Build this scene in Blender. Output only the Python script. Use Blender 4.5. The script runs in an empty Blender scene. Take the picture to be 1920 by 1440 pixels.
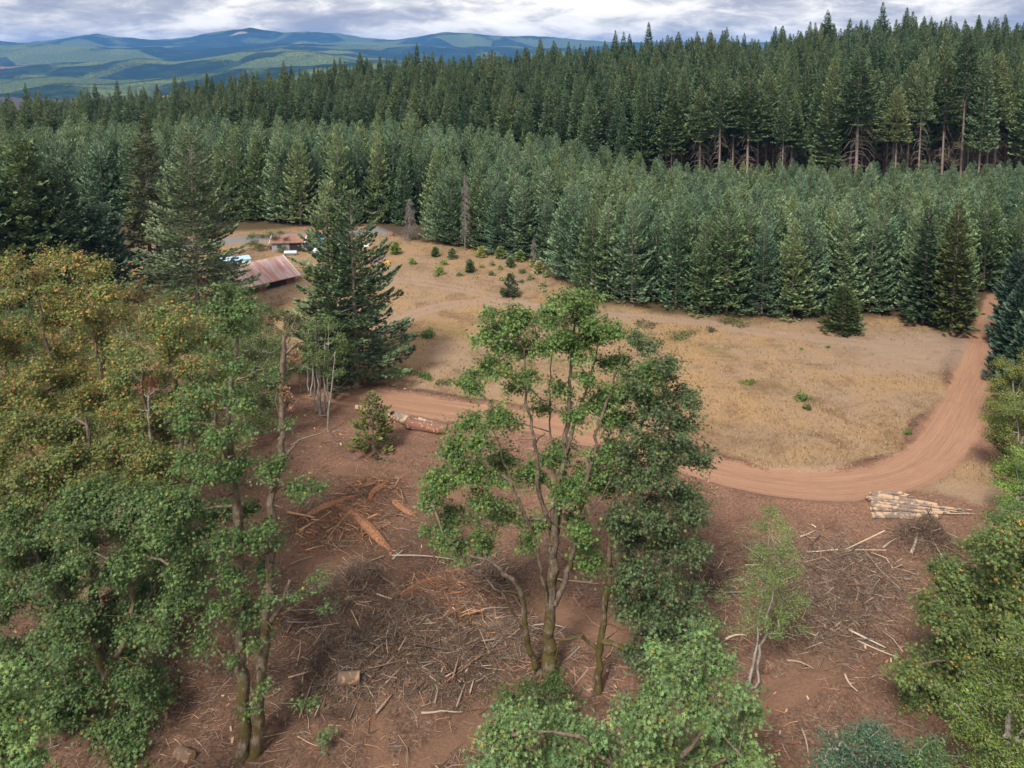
import bpy, math
import numpy as np
from math import radians, sin, cos, tan, pi

S = bpy.context.scene
# ------------------------------------------------------------------ camera
PITCH = radians(6.0); CAMZ = 40.0; FPX = 1500.0
PCY = 90 + FPX * tan(PITCH)          # the photograph's verticals are straight: a lens shifted downwards, not a steeply tilted one
cam_d = bpy.data.cameras.new("camera"); cam = bpy.data.objects.new("camera", cam_d)
S.collection.objects.link(cam); S.camera = cam
cam.location = (0, 0, CAMZ); cam.rotation_euler = (radians(90) - PITCH, 0, 0)
cam_d.sensor_width = 36.0; cam_d.lens = FPX / 1920 * 36.0; cam_d.shift_y = -(720 - PCY) / 1920
cam_d.clip_start = 0.5; cam_d.clip_end = 60000

# ------------------------------------------------------------------ light
SUN_EL = radians(48); SUN_AZ = radians(205)      # azimuth clockwise from +Y: behind the camera, a little left
sd = bpy.data.lights.new("sun", 'SUN'); sd.energy = 4.6; sd.angle = radians(12); sd.color = (1.0, .95, .86)
so = bpy.data.objects.new("sun", sd); S.collection.objects.link(so)
so.rotation_euler = (radians(90) - SUN_EL, 0, -SUN_AZ + pi)
world = bpy.data.worlds.new("World"); S.world = world; world.use_nodes = True
S.view_settings.view_transform = 'Standard'; S.view_settings.look = 'None'
S.view_settings.exposure = 0.15; S.view_settings.gamma = 1.0; S.view_settings.use_curve_mapping = False
S.cycles.max_bounces = 5; S.cycles.diffuse_bounces = 2; S.cycles.glossy_bounces = 1
S.cycles.transmission_bounces = 2; S.cycles.volume_bounces = 0; S.cycles.transparent_max_bounces = 4
S.cycles.use_denoising = True

class NT:
    """tiny node helper"""
    def __init__(s, tree):
        s.t = tree; s.t.nodes.clear()
    def n(s, typ, ins=None, **kw):
        nd = s.t.nodes.new(typ)
        for k, v in kw.items(): setattr(nd, k, v)
        for k, v in (ins or {}).items():
            sock = nd.inputs[k]
            if isinstance(v, bpy.types.NodeSocket): s.t.links.new(v, sock)
            else: sock.default_value = v
        return nd
    def noise(s, vec, scale, detail=4, rough=.55, dist=0.0):
        return s.n('ShaderNodeTexNoise', {'Vector': vec, 'Scale': scale, 'Detail': detail, 'Roughness': rough, 'Distortion': dist}).outputs['Fac']
    def math(s, op, a, b=0.0, c=0.0, clamp=False):
        return s.n('ShaderNodeMath', {0: a, 1: b, 2: c}, operation=op, use_clamp=clamp).outputs[0]
    def mix(s, f, a, b, blend='MIX'):
        nd = s.n('ShaderNodeMix', data_type='RGBA', blend_type=blend)
        for k, v in ((0, f), (6, a), (7, b)):
            if isinstance(v, bpy.types.NodeSocket): s.t.links.new(v, nd.inputs[k])
            else: nd.inputs[k].default_value = v if not isinstance(v, tuple) or len(v) == 4 else (*v, 1)
        return nd.outputs[2]
    def ramp(s, f, pts):
        nd = s.n('ShaderNodeValToRGB', {'Fac': f}); e = nd.color_ramp.elements
        while len(e) < len(pts): e.new(.5)
        for i, (p, c) in enumerate(pts):
            e[i].position = p; e[i].color = (*c, 1) if isinstance(c, tuple) else (c, c, c, 1)
        return nd.outputs['Color']
    def step(s, f, a, b):
        return s.n('ShaderNodeMapRange', {'Value': f, 'From Min': a, 'From Max': b}, clamp=True).outputs[0]
    def scale(s, vec, xyz):
        return s.n('ShaderNodeVectorMath', {0: vec, 1: xyz}, operation='MULTIPLY').outputs[0]
    def attr(s, name, out='Fac'):
        return s.n('ShaderNodeAttribute', attribute_name=name).outputs[out]

w = NT(world.node_tree)
sky = w.n('ShaderNodeTexSky', sky_type='NISHITA', sun_disc=False, sun_elevation=SUN_EL, sun_rotation=SUN_AZ)
gen = w.n('ShaderNodeTexCoord').outputs['Generated']
cv = w.scale(gen, (1.0, 1.0, 3.4))
big = w.noise(cv, 5.0, 7, .56, .35)
fin = w.noise(cv, 16.0, 6, .6, .5)
shp = w.math('ADD', w.math('MULTIPLY', big, .62), w.math('MULTIPLY', fin, .38))
ccol = w.ramp(shp, [(.38, (3.8, 4.0, 5.0)), (.45, (5.2, 5.3, 6.0)), (.50, (7.6, 7.5, 7.6)), (.55, (10.6, 10.2, 9.7)), (.66, (12.5, 12.0, 11.2))])
cover = w.step(w.noise(w.scale(gen, (1.0, 1.0, 5.0)), 3.3, 5, .5), .36, .42)
skc = w.mix(cover, w.mix(.35, sky.outputs[0], (5.5, 6.3, 8.0)), ccol)
bg = w.n('ShaderNodeBackground', {'Color': skc, 'Strength': 0.10})
w.n('ShaderNodeOutputWorld', {'Surface': bg.outputs[0]})

# ------------------------------------------------------------------ numpy helpers
RNG = np.random.default_rng(7)
def _hash(ix, iy, seed):
    h = (ix.astype(np.int64) * 374761393 + iy.astype(np.int64) * 668265263 + seed * 1442695041) & 0xFFFFFFFF
    h = ((h ^ (h >> 13)) * 1274126177) & 0xFFFFFFFF
    return ((h ^ (h >> 16)) & 0xFFFFFF) / float(0xFFFFFF)
def vnoise(x, y, seed=0):
    x = np.asarray(x, float); y = np.asarray(y, float)
    ix = np.floor(x); iy = np.floor(y); fx = x - ix; fy = y - iy
    fx = fx * fx * (3 - 2 * fx); fy = fy * fy * (3 - 2 * fy)
    a = _hash(ix, iy, seed); b = _hash(ix + 1, iy, seed); c = _hash(ix, iy + 1, seed); d = _hash(ix + 1, iy + 1, seed)
    return (a + (b - a) * fx) * (1 - fy) + (c + (d - c) * fx) * fy
def fbm(x, y, sc, oct=4, seed=0, gain=.5):
    s = 0; a = 1; t = 0
    for i in range(oct):
        s = s + a * (vnoise(np.asarray(x) / sc + 17.3 * i, np.asarray(y) / sc - 9.1 * i, seed + i) - .5); t += a; a *= gain; sc = sc / 2.03
    return s / t * 2
def sstep(x, a, b):
    t = np.clip((np.asarray(x, float) - a) / (b - a), 0, 1); return t * t * (3 - 2 * t)
def norm(v): return v / np.maximum(np.linalg.norm(v, axis=-1, keepdims=True), 1e-9)

# pixel of the 1920x1440 photograph -> ray -> place in the world
def ray(px, py):
    u = (px - 960) / FPX; v = (py - PCY) / FPX
    return np.array([u, cos(PITCH) - v * sin(PITCH), -(sin(PITCH) + v * cos(PITCH))])
def at(px, py, Y):
    d = ray(px, py); return np.array([0, 0, CAMZ]) + d * (Y / d[1])
def depth_of(p): return p[1] * cos(PITCH) + (CAMZ - p[2]) * sin(PITCH)
def row_y(py): d = ray(960, py); return float(-CAMZ * d[1] / d[2])
def near_y(Y):
    """distance of the ground seen at the pixel row that a first survey gave for distance Y"""
    t = CAMZ / Y; v = (t * .9063 - .4226) / (.9063 + t * .4226); return row_y(720 + 1346 * v)
def az(px, py):
    d = ray(px, py); return d[0] / d[1]

# ------------------------------------------------------------------ terrain
CREST_Y = 450.0
_sk = [(-500, 215), (0, 190), (200, 170), (400, 140), (560, 120), (700, 103), (960, 84), (1200, 64), (1400, 60), (1500, 50), (1700, 36), (1850, 44), (2400, 40)]
_ca = np.array([az(x, y) for x, y in _sk]); _cz = np.array([at(x, y, CREST_Y)[2] for x, y in _sk]) - np.interp([x for x, y in _sk], [0, 500, 1000, 1500], [27, 28.5, 31, 36])
def ground_z(X, Y):
    X = np.asarray(X, float); Y = np.asarray(Y, float)
    a = X / np.maximum(Y, 30.0)
    zc = np.interp(a, _ca, _cz)
    z = sstep(Y, 190, CREST_Y) * zc
    z = z + np.where(Y > CREST_Y, -np.minimum((Y - CREST_Y) ** 1.25 * .12, 165 + zc), 0)
    z = z - sstep(Y, -20, -300) * 40
    near = 1 - sstep(Y, 250, 500)
    z = z + fbm(X, Y, 34, 3, 5) * .55 * near
    return z
def gp(px, py):
    d = ray(px, py); z = 0.0
    for _ in range(6):
        k = (z - CAMZ) / d[2]; X, Y = d[0] * k, d[1] * k; z = float(ground_z(X, Y))
    return np.array([X, Y, z])
def gpl(pts): return np.array([gp(*p)[:2] for p in pts])

def seg_dist(X, Y, line):
    """nearest signed distance and running length along a polyline"""
    best = np.full(X.shape, 1e9); sg = np.zeros(X.shape); run = np.zeros(X.shape); L = 0
    for (x0, y0), (x1, y1) in zip(line[:-1], line[1:]):
        dx, dy = x1 - x0, y1 - y0; l2 = dx * dx + dy * dy; l = math.sqrt(l2)
        t = np.clip(((X - x0) * dx + (Y - y0) * dy) / l2, 0, 1)
        ex = X - x0 - t * dx; ey = Y - y0 - t * dy; d = np.hypot(ex, ey); m = d < best
        best = np.where(m, d, best); sg = np.where(m, np.sign(dx * ey - dy * ex), sg); run = np.where(m, L + t * l, run); L += l
    return best, sg, run
def smooth_line(P, n=3):
    P = np.array(P, float)
    for _ in range(n):
        Q = np.empty((2 * len(P) - 2, P.shape[1])); Q[0::2] = .75 * P[:-1] + .25 * P[1:]; Q[1::2] = .25 * P[:-1] + .75 * P[1:]
        P = np.vstack([P[:1], Q, P[-1:]])
    return P
def in_poly(X, Y, poly):
    r = np.zeros(np.shape(X), bool); n = len(poly)
    for i in range(n):
        x0, y0 = poly[i]; x1, y1 = poly[(i + 1) % n]
        c = ((y0 > Y) != (y1 > Y)) & (X < (x1 - x0) * (Y - y0) / (y1 - y0 + 1e-12) + x0); r ^= c
    return r

ROAD = smooth_line(gpl([(1882, 560), (1868, 610), (1848, 670), (1822, 740), (1785, 815), (1730, 876), (1650, 905), (1545, 913), (1440, 906), (1340, 884), (1240, 852),
                        (1120, 820), (990, 792), (860, 770), (760, 757), (660, 741), (560, 724), (440, 708)]))
ROAD_W = 2.45
TRACK = smooth_line(gpl([(1850, 650), (1760, 652), (1650, 645), (1540, 636), (1430, 624), (1330, 606), (1230, 597), (1130, 590), (1020, 580), (930, 566), (850, 568), (770, 590), (735, 612)]))
TRACK2 = smooth_line(gpl([(1020, 580), (930, 556), (850, 540), (760, 524), (640, 520), (520, 540)]))
LANE = smooth_line(gpl([(300, 470), (420, 452), (540, 442), (640, 436), (730, 433), (790, 430)]))
_edge = [(-400, 620), (0, 540), (120, 515), (240, 480), (300, 450), (480, 438), (560, 430), (700, 424), (742, 446), (870, 472), (1000, 497), (1040, 533), (1130, 578),
         (1250, 596), (1400, 606), (1560, 608), (1660, 604), (1740, 612), (1850, 600), (1900, 640), (2300, 700)]
_eg = [gp(*p) for p in _edge]; _ea = np.array([p[0] / p[1] for p in _eg]); _ey = np.array([p[1] for p in _eg])
def edge_y(X, Y): return np.interp(np.asarray(X) / np.maximum(np.asarray(Y, float), 1.), _ea, _ey)

PILES = [(640, 985, 4.2, .8), (700, 920, 3.0, .6), (640, 1270, 3.0, .9), (770, 1200, 5.0, .9), (600, 1150, 3.0, .6), (1738, 1024, 2.8, 1.5), (1590, 1075, 4.5, .6),
         (1560, 1140, 4.5, .8), (860, 1250, 3.2, .6), (900, 1090, 3.5, .5), (1330, 1090, 2.2, .5), (670, 1090, 2.5, .7), (1500, 1180, 2.8, .5), (840, 1130, 4.0, .7), (950, 1200, 2.5, .4), (1450, 1060, 3, .4)]
PILES = [(gp(x, y), r, h) for x, y, r, h in PILES]

PATHS = [(smooth_line(gpl([(700, 1440), (712, 1380), (706, 1310), (716, 1260)])), .5), (smooth_line(gpl([(740, 1460), (800, 1420), (880, 1360), (960, 1310)])), .9), (smooth_line(gpl([(530, 1040), (640, 1062), (720, 1080)])), 1.2),
         (smooth_line(gpl([(1000, 1130), (1080, 1160), (1180, 1200), (1300, 1260), (1400, 1330)])), 1.4), (smooth_line(gpl([(1330, 1350), (1500, 1290), (1560, 1230), (1520, 1180)])), 1.1), (smooth_line(gpl([(640, 880), (760, 890), (880, 930)])), 1.3)]
def masks(X, Y):
    d, sg, run = seg_dist(X, Y, ROAD)
    wob = fbm(X, Y, 5, 3, 31) * .8
    road = 1 - sstep(d + wob * .5, ROAD_W - .5, ROAD_W + .6)
    # field lies on the far side of the road
    rd_edge = sg
    field_poly = np.vstack([ROAD, [[-140, ROAD[-1][1] + 8], [-160, 210], [220, 230], [ROAD[0][0] + 2, ROAD[0][1] + 10]]])
    inf = in_poly(X, Y, field_poly)
    sd_ = np.where(inf, d, -d)
    grass = sstep(sd_ + fbm(X, Y, 9, 4, 3) * 2.2, 1.8, 5.0)
    # straw verge to the right of the bend
    v1 = gp(1790, 900); grass = np.maximum(grass, .75 * (1 - sstep(np.hypot((X - v1[0]) / 1.3, Y - v1[1]) + fbm(X, Y, 4, 3, 8) * 3, 3.0, 7.5)))
    # bare red patch inside the field
    v2 = gp(1375, 830); bare = 1 - sstep(np.hypot((X - v2[0]) / 1.7, Y - v2[1]) + fbm(X, Y, 5, 4, 9) * 3.5, 2.5, 7)
    grass = grass * (1 - .36 * bare)
    d2, _, _ = seg_dist(X, Y, TRACK); d3, _, _ = seg_dist(X, Y, TRACK2)
    def ruts(d, w): return np.exp(-((d - .95 * w) / (.5 * w)) ** 2) + .55 * np.exp(-(d / (2.0 * w)) ** 2)
    track = np.clip(np.maximum(ruts(d2 + wob * .2, 1.0), .8 * ruts(d3 + wob * .2, 1.0)), 0, 1)
    # wide worn area where the track meets the road
    v3 = gp(1740, 665); worn = 1 - sstep(np.hypot((X - v3[0]) / 1.9, Y - v3[1]) + fbm(X, Y, 6, 4, 19) * 4, 4, 13)
    v4 = gp(850, 520); worn = np.maximum(worn, .5 * (1 - sstep(np.hypot((X - v4[0]) / 2.0, Y - v4[1]) + fbm(X, Y, 6, 4, 29) * 5, 8, 22)))
    track = np.clip(np.maximum(track, worn * .75), 0, 1)
    path = np.zeros(np.shape(X)); prut = np.zeros(np.shape(X))
    for pl, wd in PATHS:
        dd, _, _ = seg_dist(X, Y, pl); path = np.maximum(path, 1 - sstep(dd + wob * .5, wd * .6, wd * 1.3)); prut = np.maximum(prut, np.exp(-((dd - wd * .75) / .22) ** 2))
    slash = np.zeros(np.shape(X))
    for p, r, h in PILES: slash = np.maximum(slash, np.exp(-(np.hypot(X - p[0], Y - p[1]) / (r * 1.2)) ** 2))
    d4, _, _ = seg_dist(X, Y, LANE); lane = 1 - sstep(d4, 2.4, 3.2)
    ey = edge_y(X, Y); floor = sstep(Y - ey + fbm(X, Y, 6, 3, 12) * 2, 0, 4)
    floor = np.maximum(floor * (1 - road), 0)
    red = np.clip(1 - np.abs(sd_) / 34, 0, 1) * (sd_ < 3)
    return dict(grass=grass, road=road, track=track, lane=lane, floor=floor, red=red, path=path, prut=prut, slash=slash * (1 - grass) * (1 - road), d=d * sg, run=run)

def mesh_obj(name, V, F, mat=None, parent=None, smooth=False, cols=None, attrs=None, mids=None, vecs=None):
    """F: int array (n,3|4) or list of such arrays"""
    me = bpy.data.meshes.new(name)
    V = np.ascontiguousarray(V, np.float32); Fs = [np.asarray(f, np.int32) for f in (F if isinstance(F, list) else [F]) if len(f)]
    me.vertices.add(len(V)); me.vertices.foreach_set('co', V.ravel())
    nl = sum(f.size for f in Fs); nf = sum(len(f) for f in Fs)
    me.loops.add(nl); me.polygons.add(nf)
    me.loops.foreach_set('vertex_index', np.concatenate([f.ravel() for f in Fs]))
    tot = np.concatenate([np.full(len(f), f.shape[1], np.int32) for f in Fs])
    me.polygons.foreach_set('loop_start', np.concatenate([[0], np.cumsum(tot)[:-1]]).astype(np.int32))
    me.polygons.foreach_set('use_smooth', np.full(nf, smooth))
    if mids is not None: me.polygons.foreach_set('material_index', np.asarray(mids, np.int32))
    for m in (mat if isinstance(mat, (list, tuple)) else [mat]):
        if m: me.materials.append(m)
    me.update(calc_edges=True)
    if cols is not None:
        a = me.color_attributes.new('col', 'FLOAT_COLOR', 'POINT'); c = np.ones((len(V), 4), np.float32); c[:, :3] = cols; a.data.foreach_set('color', c.ravel())
    for k, v in (attrs or {}).items():
        a = me.attributes.new(k, 'FLOAT', 'POINT'); a.data.foreach_set('value', np.asarray(v, np.float32).ravel())
    for k, v in (vecs or {}).items():
        a = me.attributes.new(k, 'FLOAT_VECTOR', 'POINT'); a.data.foreach_set('vector', np.asarray(v, np.float32).ravel())
    o = bpy.data.objects.new(name, me)
    S.collection.objects.link(o)
    if parent: o.parent = parent
    return o
def tag(o, label=None, cat=None, group=None, kind=None):
    if label: o['label'] = label
    if cat: o['category'] = cat
    if group: o['group'] = group
    if kind: o['kind'] = kind
    return o
def empty(name, loc=(0, 0, 0), rz=0.0, **kw):
    o = bpy.data.objects.new(name, None); o.location = [float(c) for c in loc]; o.rotation_euler = (0, 0, rz); o.empty_display_size = .5
    S.collection.objects.link(o); return tag(o, **kw)
def copy_tree(o, parent=None):
    c = o.copy(); S.collection.objects.link(c)
    if parent: c.parent = parent
    for ch in o.children: copy_tree(ch, c)
    return c

# ------------------------------------------------------------------ materials
def new_mat(name):
    m = bpy.data.materials.new(name); m.use_nodes = True; return m, NT(m.node_tree)
def finish(n, col, rough=.85, bump=None, bstr=.5, bdist=.1, spec=.25, **kw):
    ins = {'Base Color': col, 'Roughness': rough, 'Specular IOR Level': spec}; ins.update(kw)
    if bump is not None: ins['Normal'] = n.n('ShaderNodeBump', {'Height': bump, 'Strength': bstr, 'Distance': bdist}).outputs[0]
    b = n.n('ShaderNodeBsdfPrincipled', ins); n.n('ShaderNodeOutputMaterial', {'Surface': b.outputs[0]}); return b
def simple(name, c, rough=.7, var=.15, sc=3.0, metallic=0.0, bstr=.2):
    m, n = new_mat(name); p = n.n('ShaderNodeTexCoord').outputs['Object']
    f = n.noise(p, sc, 6, .65); c = tuple(c)
    col = n.mix(n.step(f, .3, .7), tuple(x * (1 - var) for x in c), tuple(min(1, x * (1 + var)) for x in c))
    finish(n, col, rough, f, bstr, .05, Metallic=metallic); return m

def make_ground_mat():
    m, n = new_mat('ground')
    P = n.n('ShaderNodeNewGeometry').outputs['Position']
    P2 = n.scale(P, (1, 1, 0))
    A = {k: n.attr(k) for k in ('grass', 'road', 'track', 'lane', 'floor', 'red', 'path', 'slash')}
    n1 = n.noise(P2, .12, 5, .6); n2 = n.noise(P2, .9, 7, .68, .6); n3 = n.noise(P2, 5.0, 6, .72, .4); n4 = n.noise(P2, 16.0, 4, .7)
    # soil
    soil = n.ramp(n3, [(.32, (.054, .033, .023)), (.46, (.118, .070, .049)), (.56, (.185, .112, .079)), (.72, (.34, .22, .155))])  # darker than redc: foreground shade is partly painted into this soil colour
    soil = n.mix(n.math('MULTIPLY', n.step(n2, .50, .66), .6), soil, n.mix(n4, (.17, .085, .048), (.30, .16, .095)))
    soil = n.mix(n.math('MULTIPLY', n.step(n2, .48, .36), .7), soil, n.mix(n4, (.035, .020, .013), (.10, .055, .034)))
    soil = n.mix(n.math('MULTIPLY', n.step(n1, .55, .40), .45), soil, n.mix(n3, (.048, .027, .017), (.14, .074, .046)))
    redc = n.ramp(n3, [(.3, (.115, .058, .038)), (.5, (.225, .122, .082)), (.7, (.38, .22, .15))])
    soil = n.mix(n.math('MULTIPLY', A['red'], n.math('ADD', .25, n.step(n1, .35, .65)), clamp=True), soil, redc)
    soil = n.mix(n.math('MULTIPLY', A['path'], .75), soil, n.mix(n3, (.17, .092, .058), (.26, .15, .098)))
    soil = n.mix(n.math('MULTIPLY', A['slash'], .5), soil, n.mix(n4, (.045, .028, .019), (.19, .12, .08)))
    # splinters and chips lying everywhere
    chv = n.scale(P2, (3.2, 8.5, 1)); ch = n.n('ShaderNodeTexVoronoi', {'Vector': chv, 'Scale': 1.0}, feature='F1')
    chm = n.math('MULTIPLY', n.step(ch.outputs['Distance'], .16, .08), n.step(n.noise(P2, .35, 4, .6), .46, .6))
    soil = n.mix(n.math('MULTIPLY', chm, .8), soil, n.mix(n4, (.42, .22, .14), (.55, .38, .26)))
    # dry grass
    gs = n.noise(n.scale(P2, (6, 14, 1)), 1.0, 6, .75, .8)
    g = n.ramp(gs, [(.30, (.10, .060, .033)), (.43, (.24, .145, .073)), (.55, (.39, .25, .128)), (.72, (.56, .395, .235))])
    gt = n.noise(P2, .07, 7, .7, .4)
    g = n.mix(n.math('MULTIPLY', n.step(gt, .40, .58), .75), g, n.mix(gs, (.20, .13, .09), (.36, .265, .19)))
    g = n.mix(n.math('MULTIPLY', n.step(n.noise(P2, .16, 8, .76, .4), .49, .63), .8), g, n.mix(gs, (.085, .052, .032), (.24, .145, .082)))
    grn = n.math('MULTIPLY', n.step(n.noise(P2, .12, 6, .7, 1.0), .55, .68), n.step(n3, .4, .6))
    g = n.mix(n.math('MULTIPLY', grn, .7), g, (.11, .13, .035))
    gm = n.step(n.math('ADD', A['grass'], n.math('MULTIPLY', n.math('SUBTRACT', n3, .5), 1.4)), .35, .65)
    col = n.mix(gm, soil, g)
    # pale worn track
    tr = n.mix(n3, (.21, .135, .095), (.40, .29, .215))
    tm = n.step(n.math('ADD', A['track'], n.math('MULTIPLY', n.math('SUBTRACT', gs, .5), 1.3)), .3, .8)
    col = n.mix(n.math('MULTIPLY', tm, .8), col, tr)
    # graded road: fine streaks running along it
    rc = n.attr('rc', 'Vector'); st = n.noise(n.scale(rc, (5.5, .14, 1)), 1.0, 5, .7, .15); st2 = n.noise(n.scale(rc, (1.1, .05, 1)), 1.0, 3, .6)
    rd = n.ramp(n.math('ADD', n.math('MULTIPLY', st, .65), n.math('MULTIPLY', st2, .35)), [(.28, (.23, .125, .080)), (.50, (.32, .182, .116)), (.74, (.41, .25, .168))])
    rd = n.mix(n.math('MULTIPLY', n.step(n3, .45, .7), .35), rd, (.30, .15, .10)); rd = n.mix(n.math('MULTIPLY', n.step(n.noise(P2, .45, 6, .65, 1.0), .50, .68), .55), rd, n.mix(n3, (.22, .115, .075), (.34, .19, .125)))
    rm = n.step(n.math('ADD', A['road'], n.math('MULTIPLY', n.math('SUBTRACT', n2, .5), 1.6)), .25, .85)
    col = n.mix(rm, col, rd)
    col = n.mix(A['lane'], col, n.mix(n3, (.15, .14, .145), (.26, .25, .25)))
    col = n.mix(n.math('MULTIPLY', A['floor'], .9), col, n.mix(n3, (.035, .028, .016), (.10, .075, .04)))
    h = n.math('ADD', n.math('MULTIPLY', n3, .6), n.math('ADD', n.math('MULTIPLY', n4, .3), n.math('MULTIPLY', n2, .9)))
    h = n.math('ADD', h, n.math('MULTIPLY', chm, .3))
    h = n.mix(n.math('MULTIPLY', rm, .85), h, st)
    finish(n, col, .95, h, .9, .16, spec=.1)
    return m
GROUND = make_ground_mat()

def bark_mat(name, base, light, moss=(.11, .10, .018), mossy=1.0):
    m, n = new_mat(name); p = n.n('ShaderNodeTexCoord').outputs['Object']
    f = n.noise(n.scale(p, (1, 1, .3)), 6.0, 6, .7, .4); f2 = n.noise(p, 1.3, 5, .65)
    c = n.mix(n.step(f, .35, .65), base, light)
    if mossy > 0:
        mk = n.step(n.math('ADD', n.attr('moss'), n.math('MULTIPLY', n.math('SUBTRACT', f2, .5), 3.4)), .42, .70)
        c = n.mix(n.math('MULTIPLY', mk, mossy), c, n.mix(f, tuple(x * .45 for x in moss), tuple(x * 1.5 for x in moss)))
    finish(n, c, .9, f, .6, .05, spec=.15); return m
def leaf_mat(name, trans=.28, objvar=.25):
    m, n = new_mat(name)
    c = n.attr('col', 'Color'); r = n.n('ShaderNodeObjectInfo').outputs['Random']
    hsv = n.n('ShaderNodeHueSaturation', {'Hue': n.math('ADD', .5, n.math('MULTIPLY', n.math('SUBTRACT', r, .5), -.05)),
              'Value': n.math('ADD', 1 - objvar * .5, n.math('MULTIPLY', r, objvar)), 'Color': c}).outputs[0]
    b = n.n('ShaderNodeBsdfPrincipled', {'Base Color': hsv, 'Roughness': .55, 'Specular IOR Level': .3})
    if trans > 0:
        t = n.n('ShaderNodeBsdfTranslucent', {'Color': n.mix(.5, hsv, (.2, .3, .03), 'ADD') if False else hsv})
        mx = n.n('ShaderNodeMixShader', {0: trans, 1: b.outputs[0], 2: t.outputs[0]}); out = mx.outputs[0]
    else: out = b.outputs[0]
    n.n('ShaderNodeOutputMaterial', {'Surface': out}); return m
NEEDLE = leaf_mat('needles', .18, .55); LEAF = leaf_mat('leaves', .30, .0)
FIRBARK = bark_mat('fir_bark', (.16, .12, .10), (.34, .27, .23), mossy=0)
GREYBARK = bark_mat('grey_dead_bark', (.13, .11, .10), (.27, .235, .215), mossy=0)
MAPLEBARK = bark_mat('maple_bark', (.075, .050, .035), (.22, .17, .13), moss=(.092, .072, .026))
ALDERBARK = bark_mat('alder_bark', (.17, .14, .12), (.42, .38, .33), mossy=.35)
m_, n_ = new_mat('log_bark'); p_ = n_.n('ShaderNodeTexCoord').outputs['Object']
f_ = n_.noise(p_, 1.3, 5, .6, .8); g_ = n_.noise(p_, 9, 5, .7)
finish(n_, n_.mix(n_.step(f_, .5, .54), n_.mix(g_, (.10, .075, .065), (.28, .22, .19)), n_.mix(g_, (.34, .215, .13), (.54, .39, .27))), .85, g_, .5, .04)
LOGBARK = m_
m_, n_ = new_mat('red_log_bark'); p_ = n_.n('ShaderNodeTexCoord').outputs['Object']
f_ = n_.noise(p_, 3.0, 5, .65, .5); g_ = n_.noise(n_.scale(p_, (1, 1, .3)), 9, 5, .7)
finish(n_, n_.mix(n_.step(f_, .56, .60), n_.mix(g_, (.12, .05, .035), (.30, .15, .11)), n_.mix(g_, (.45, .27, .15), (.60, .40, .25))), .85, g_, .8, .06)
REDBARK = m_
m_, n_ = new_mat('brown_log_bark'); p_ = n_.n('ShaderNodeTexCoord').outputs['Object']
f_ = n_.noise(p_, 1.6, 5, .6, .8); g_ = n_.noise(p_, 9, 5, .7)
finish(n_, n_.mix(n_.step(f_, .50, .56), n_.mix(g_, (.07, .045, .032), (.20, .13, .09)), n_.mix(g_, (.22, .13, .075), (.36, .23, .14))), .9, g_, .6, .05)
BROWNBARK = m_
CUT = simple('cut_wood', (.44, .26, .14), .8, .3, 6); ORANGEWOOD = simple('splintered_red_wood', (.32, .155, .085), .9, .6, 6, bstr=1)
m_, n_ = new_mat('stick'); c_ = n_.attr('col', 'Color'); p_ = n_.n('ShaderNodeTexCoord').outputs['Object']
finish(n_, n_.mix(.35, c_, n_.mix(n_.noise(p_, 6, 4, .6), (0, 0, 0), (1, 1, 1)), 'OVERLAY'), .9); STICK = m_

# ------------------------------------------------------------------ the ground sheets
def axis(lo, hi, step, far_lo, far_hi, g=1.13):
    a = list(np.arange(lo, hi + step * .5, step)); s = step; x = a[-1]
    while x < far_hi: s *= g; x += s; a.append(x)
    s = step; x = a[0]; pre = []
    while x > far_lo: s *= g; x -= s; pre.append(x)
    return np.array(pre[::-1] + a)
xs = axis(-75, 85, .38, -9000, 9000, 1.14); ys = axis(35, 130, .29, -200, 14000, 1.035)
GX, GY = np.meshgrid(xs, ys); nx, ny = len(xs), len(ys)
Z = ground_z(GX, GY); M = masks(GX, GY)
dirt = (1 - np.clip(M['grass'] + M['road'] + M['floor'], 0, 1)) * (1 - sstep(GY, 110, 160))
rough = fbm(GX, GY, 2.6, 4, 41, .6) * .20 + np.abs(fbm(GX, GY, 1.2, 3, 47, .6)) * .12 + fbm(GX, GY, 7, 2, 44) * .25
rough = rough * 1.45 * (1 - .7 * M['path']) - .10 * M['path'] - .16 * M['prut']; Z = Z + dirt * rough + M['grass'] * fbm(GX, GY, 1.1, 3, 50, .6) * .10 * (1 - sstep(GY, 120, 200))
Z = Z - M['road'] * .06
rut = np.exp(-((np.abs(M['d']) - .95) / .3) ** 2); Z = Z - M['road'] * rut * .07
Z = Z + (np.abs(M['d']) > ROAD_W) * np.exp(-((np.abs(M['d']) - ROAD_W - .7) / .6) ** 2) * .16 * (1 - sstep(GY, 140, 180))
for p, r, h in PILES:
    q = np.hypot(GX - p[0], GY - p[1]) / r; Z = Z + h * .85 * np.exp(-q * q * 2.2) * (1 + .5 * fbm(GX, GY, 1.4, 3, 77))
_gzfield = Z
def gz(X, Y):
    """height of the built ground (bilinear)"""
    X = np.asarray(X, float); Y = np.asarray(Y, float)
    i = np.clip(np.searchsorted(xs, X) - 1, 0, nx - 2); j = np.clip(np.searchsorted(ys, Y) - 1, 0, ny - 2)
    fx = np.clip((X - xs[i]) / (xs[i + 1] - xs[i]), 0, 1); fy = np.clip((Y - ys[j]) / (ys[j + 1] - ys[j]), 0, 1)
    return (_gzfield[j, i] * (1 - fx) + _gzfield[j, i + 1] * fx) * (1 - fy) + (_gzfield[j + 1, i] * (1 - fx) + _gzfield[j + 1, i + 1] * fx) * fy
V = np.stack([GX, GY, Z], -1).reshape(-1, 3)
I = np.arange(nx * ny).reshape(ny, nx)
F = np.stack([I[:-1, :-1], I[:-1, 1:], I[1:, 1:], I[1:, :-1]], -1).reshape(-1, 4)
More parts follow.
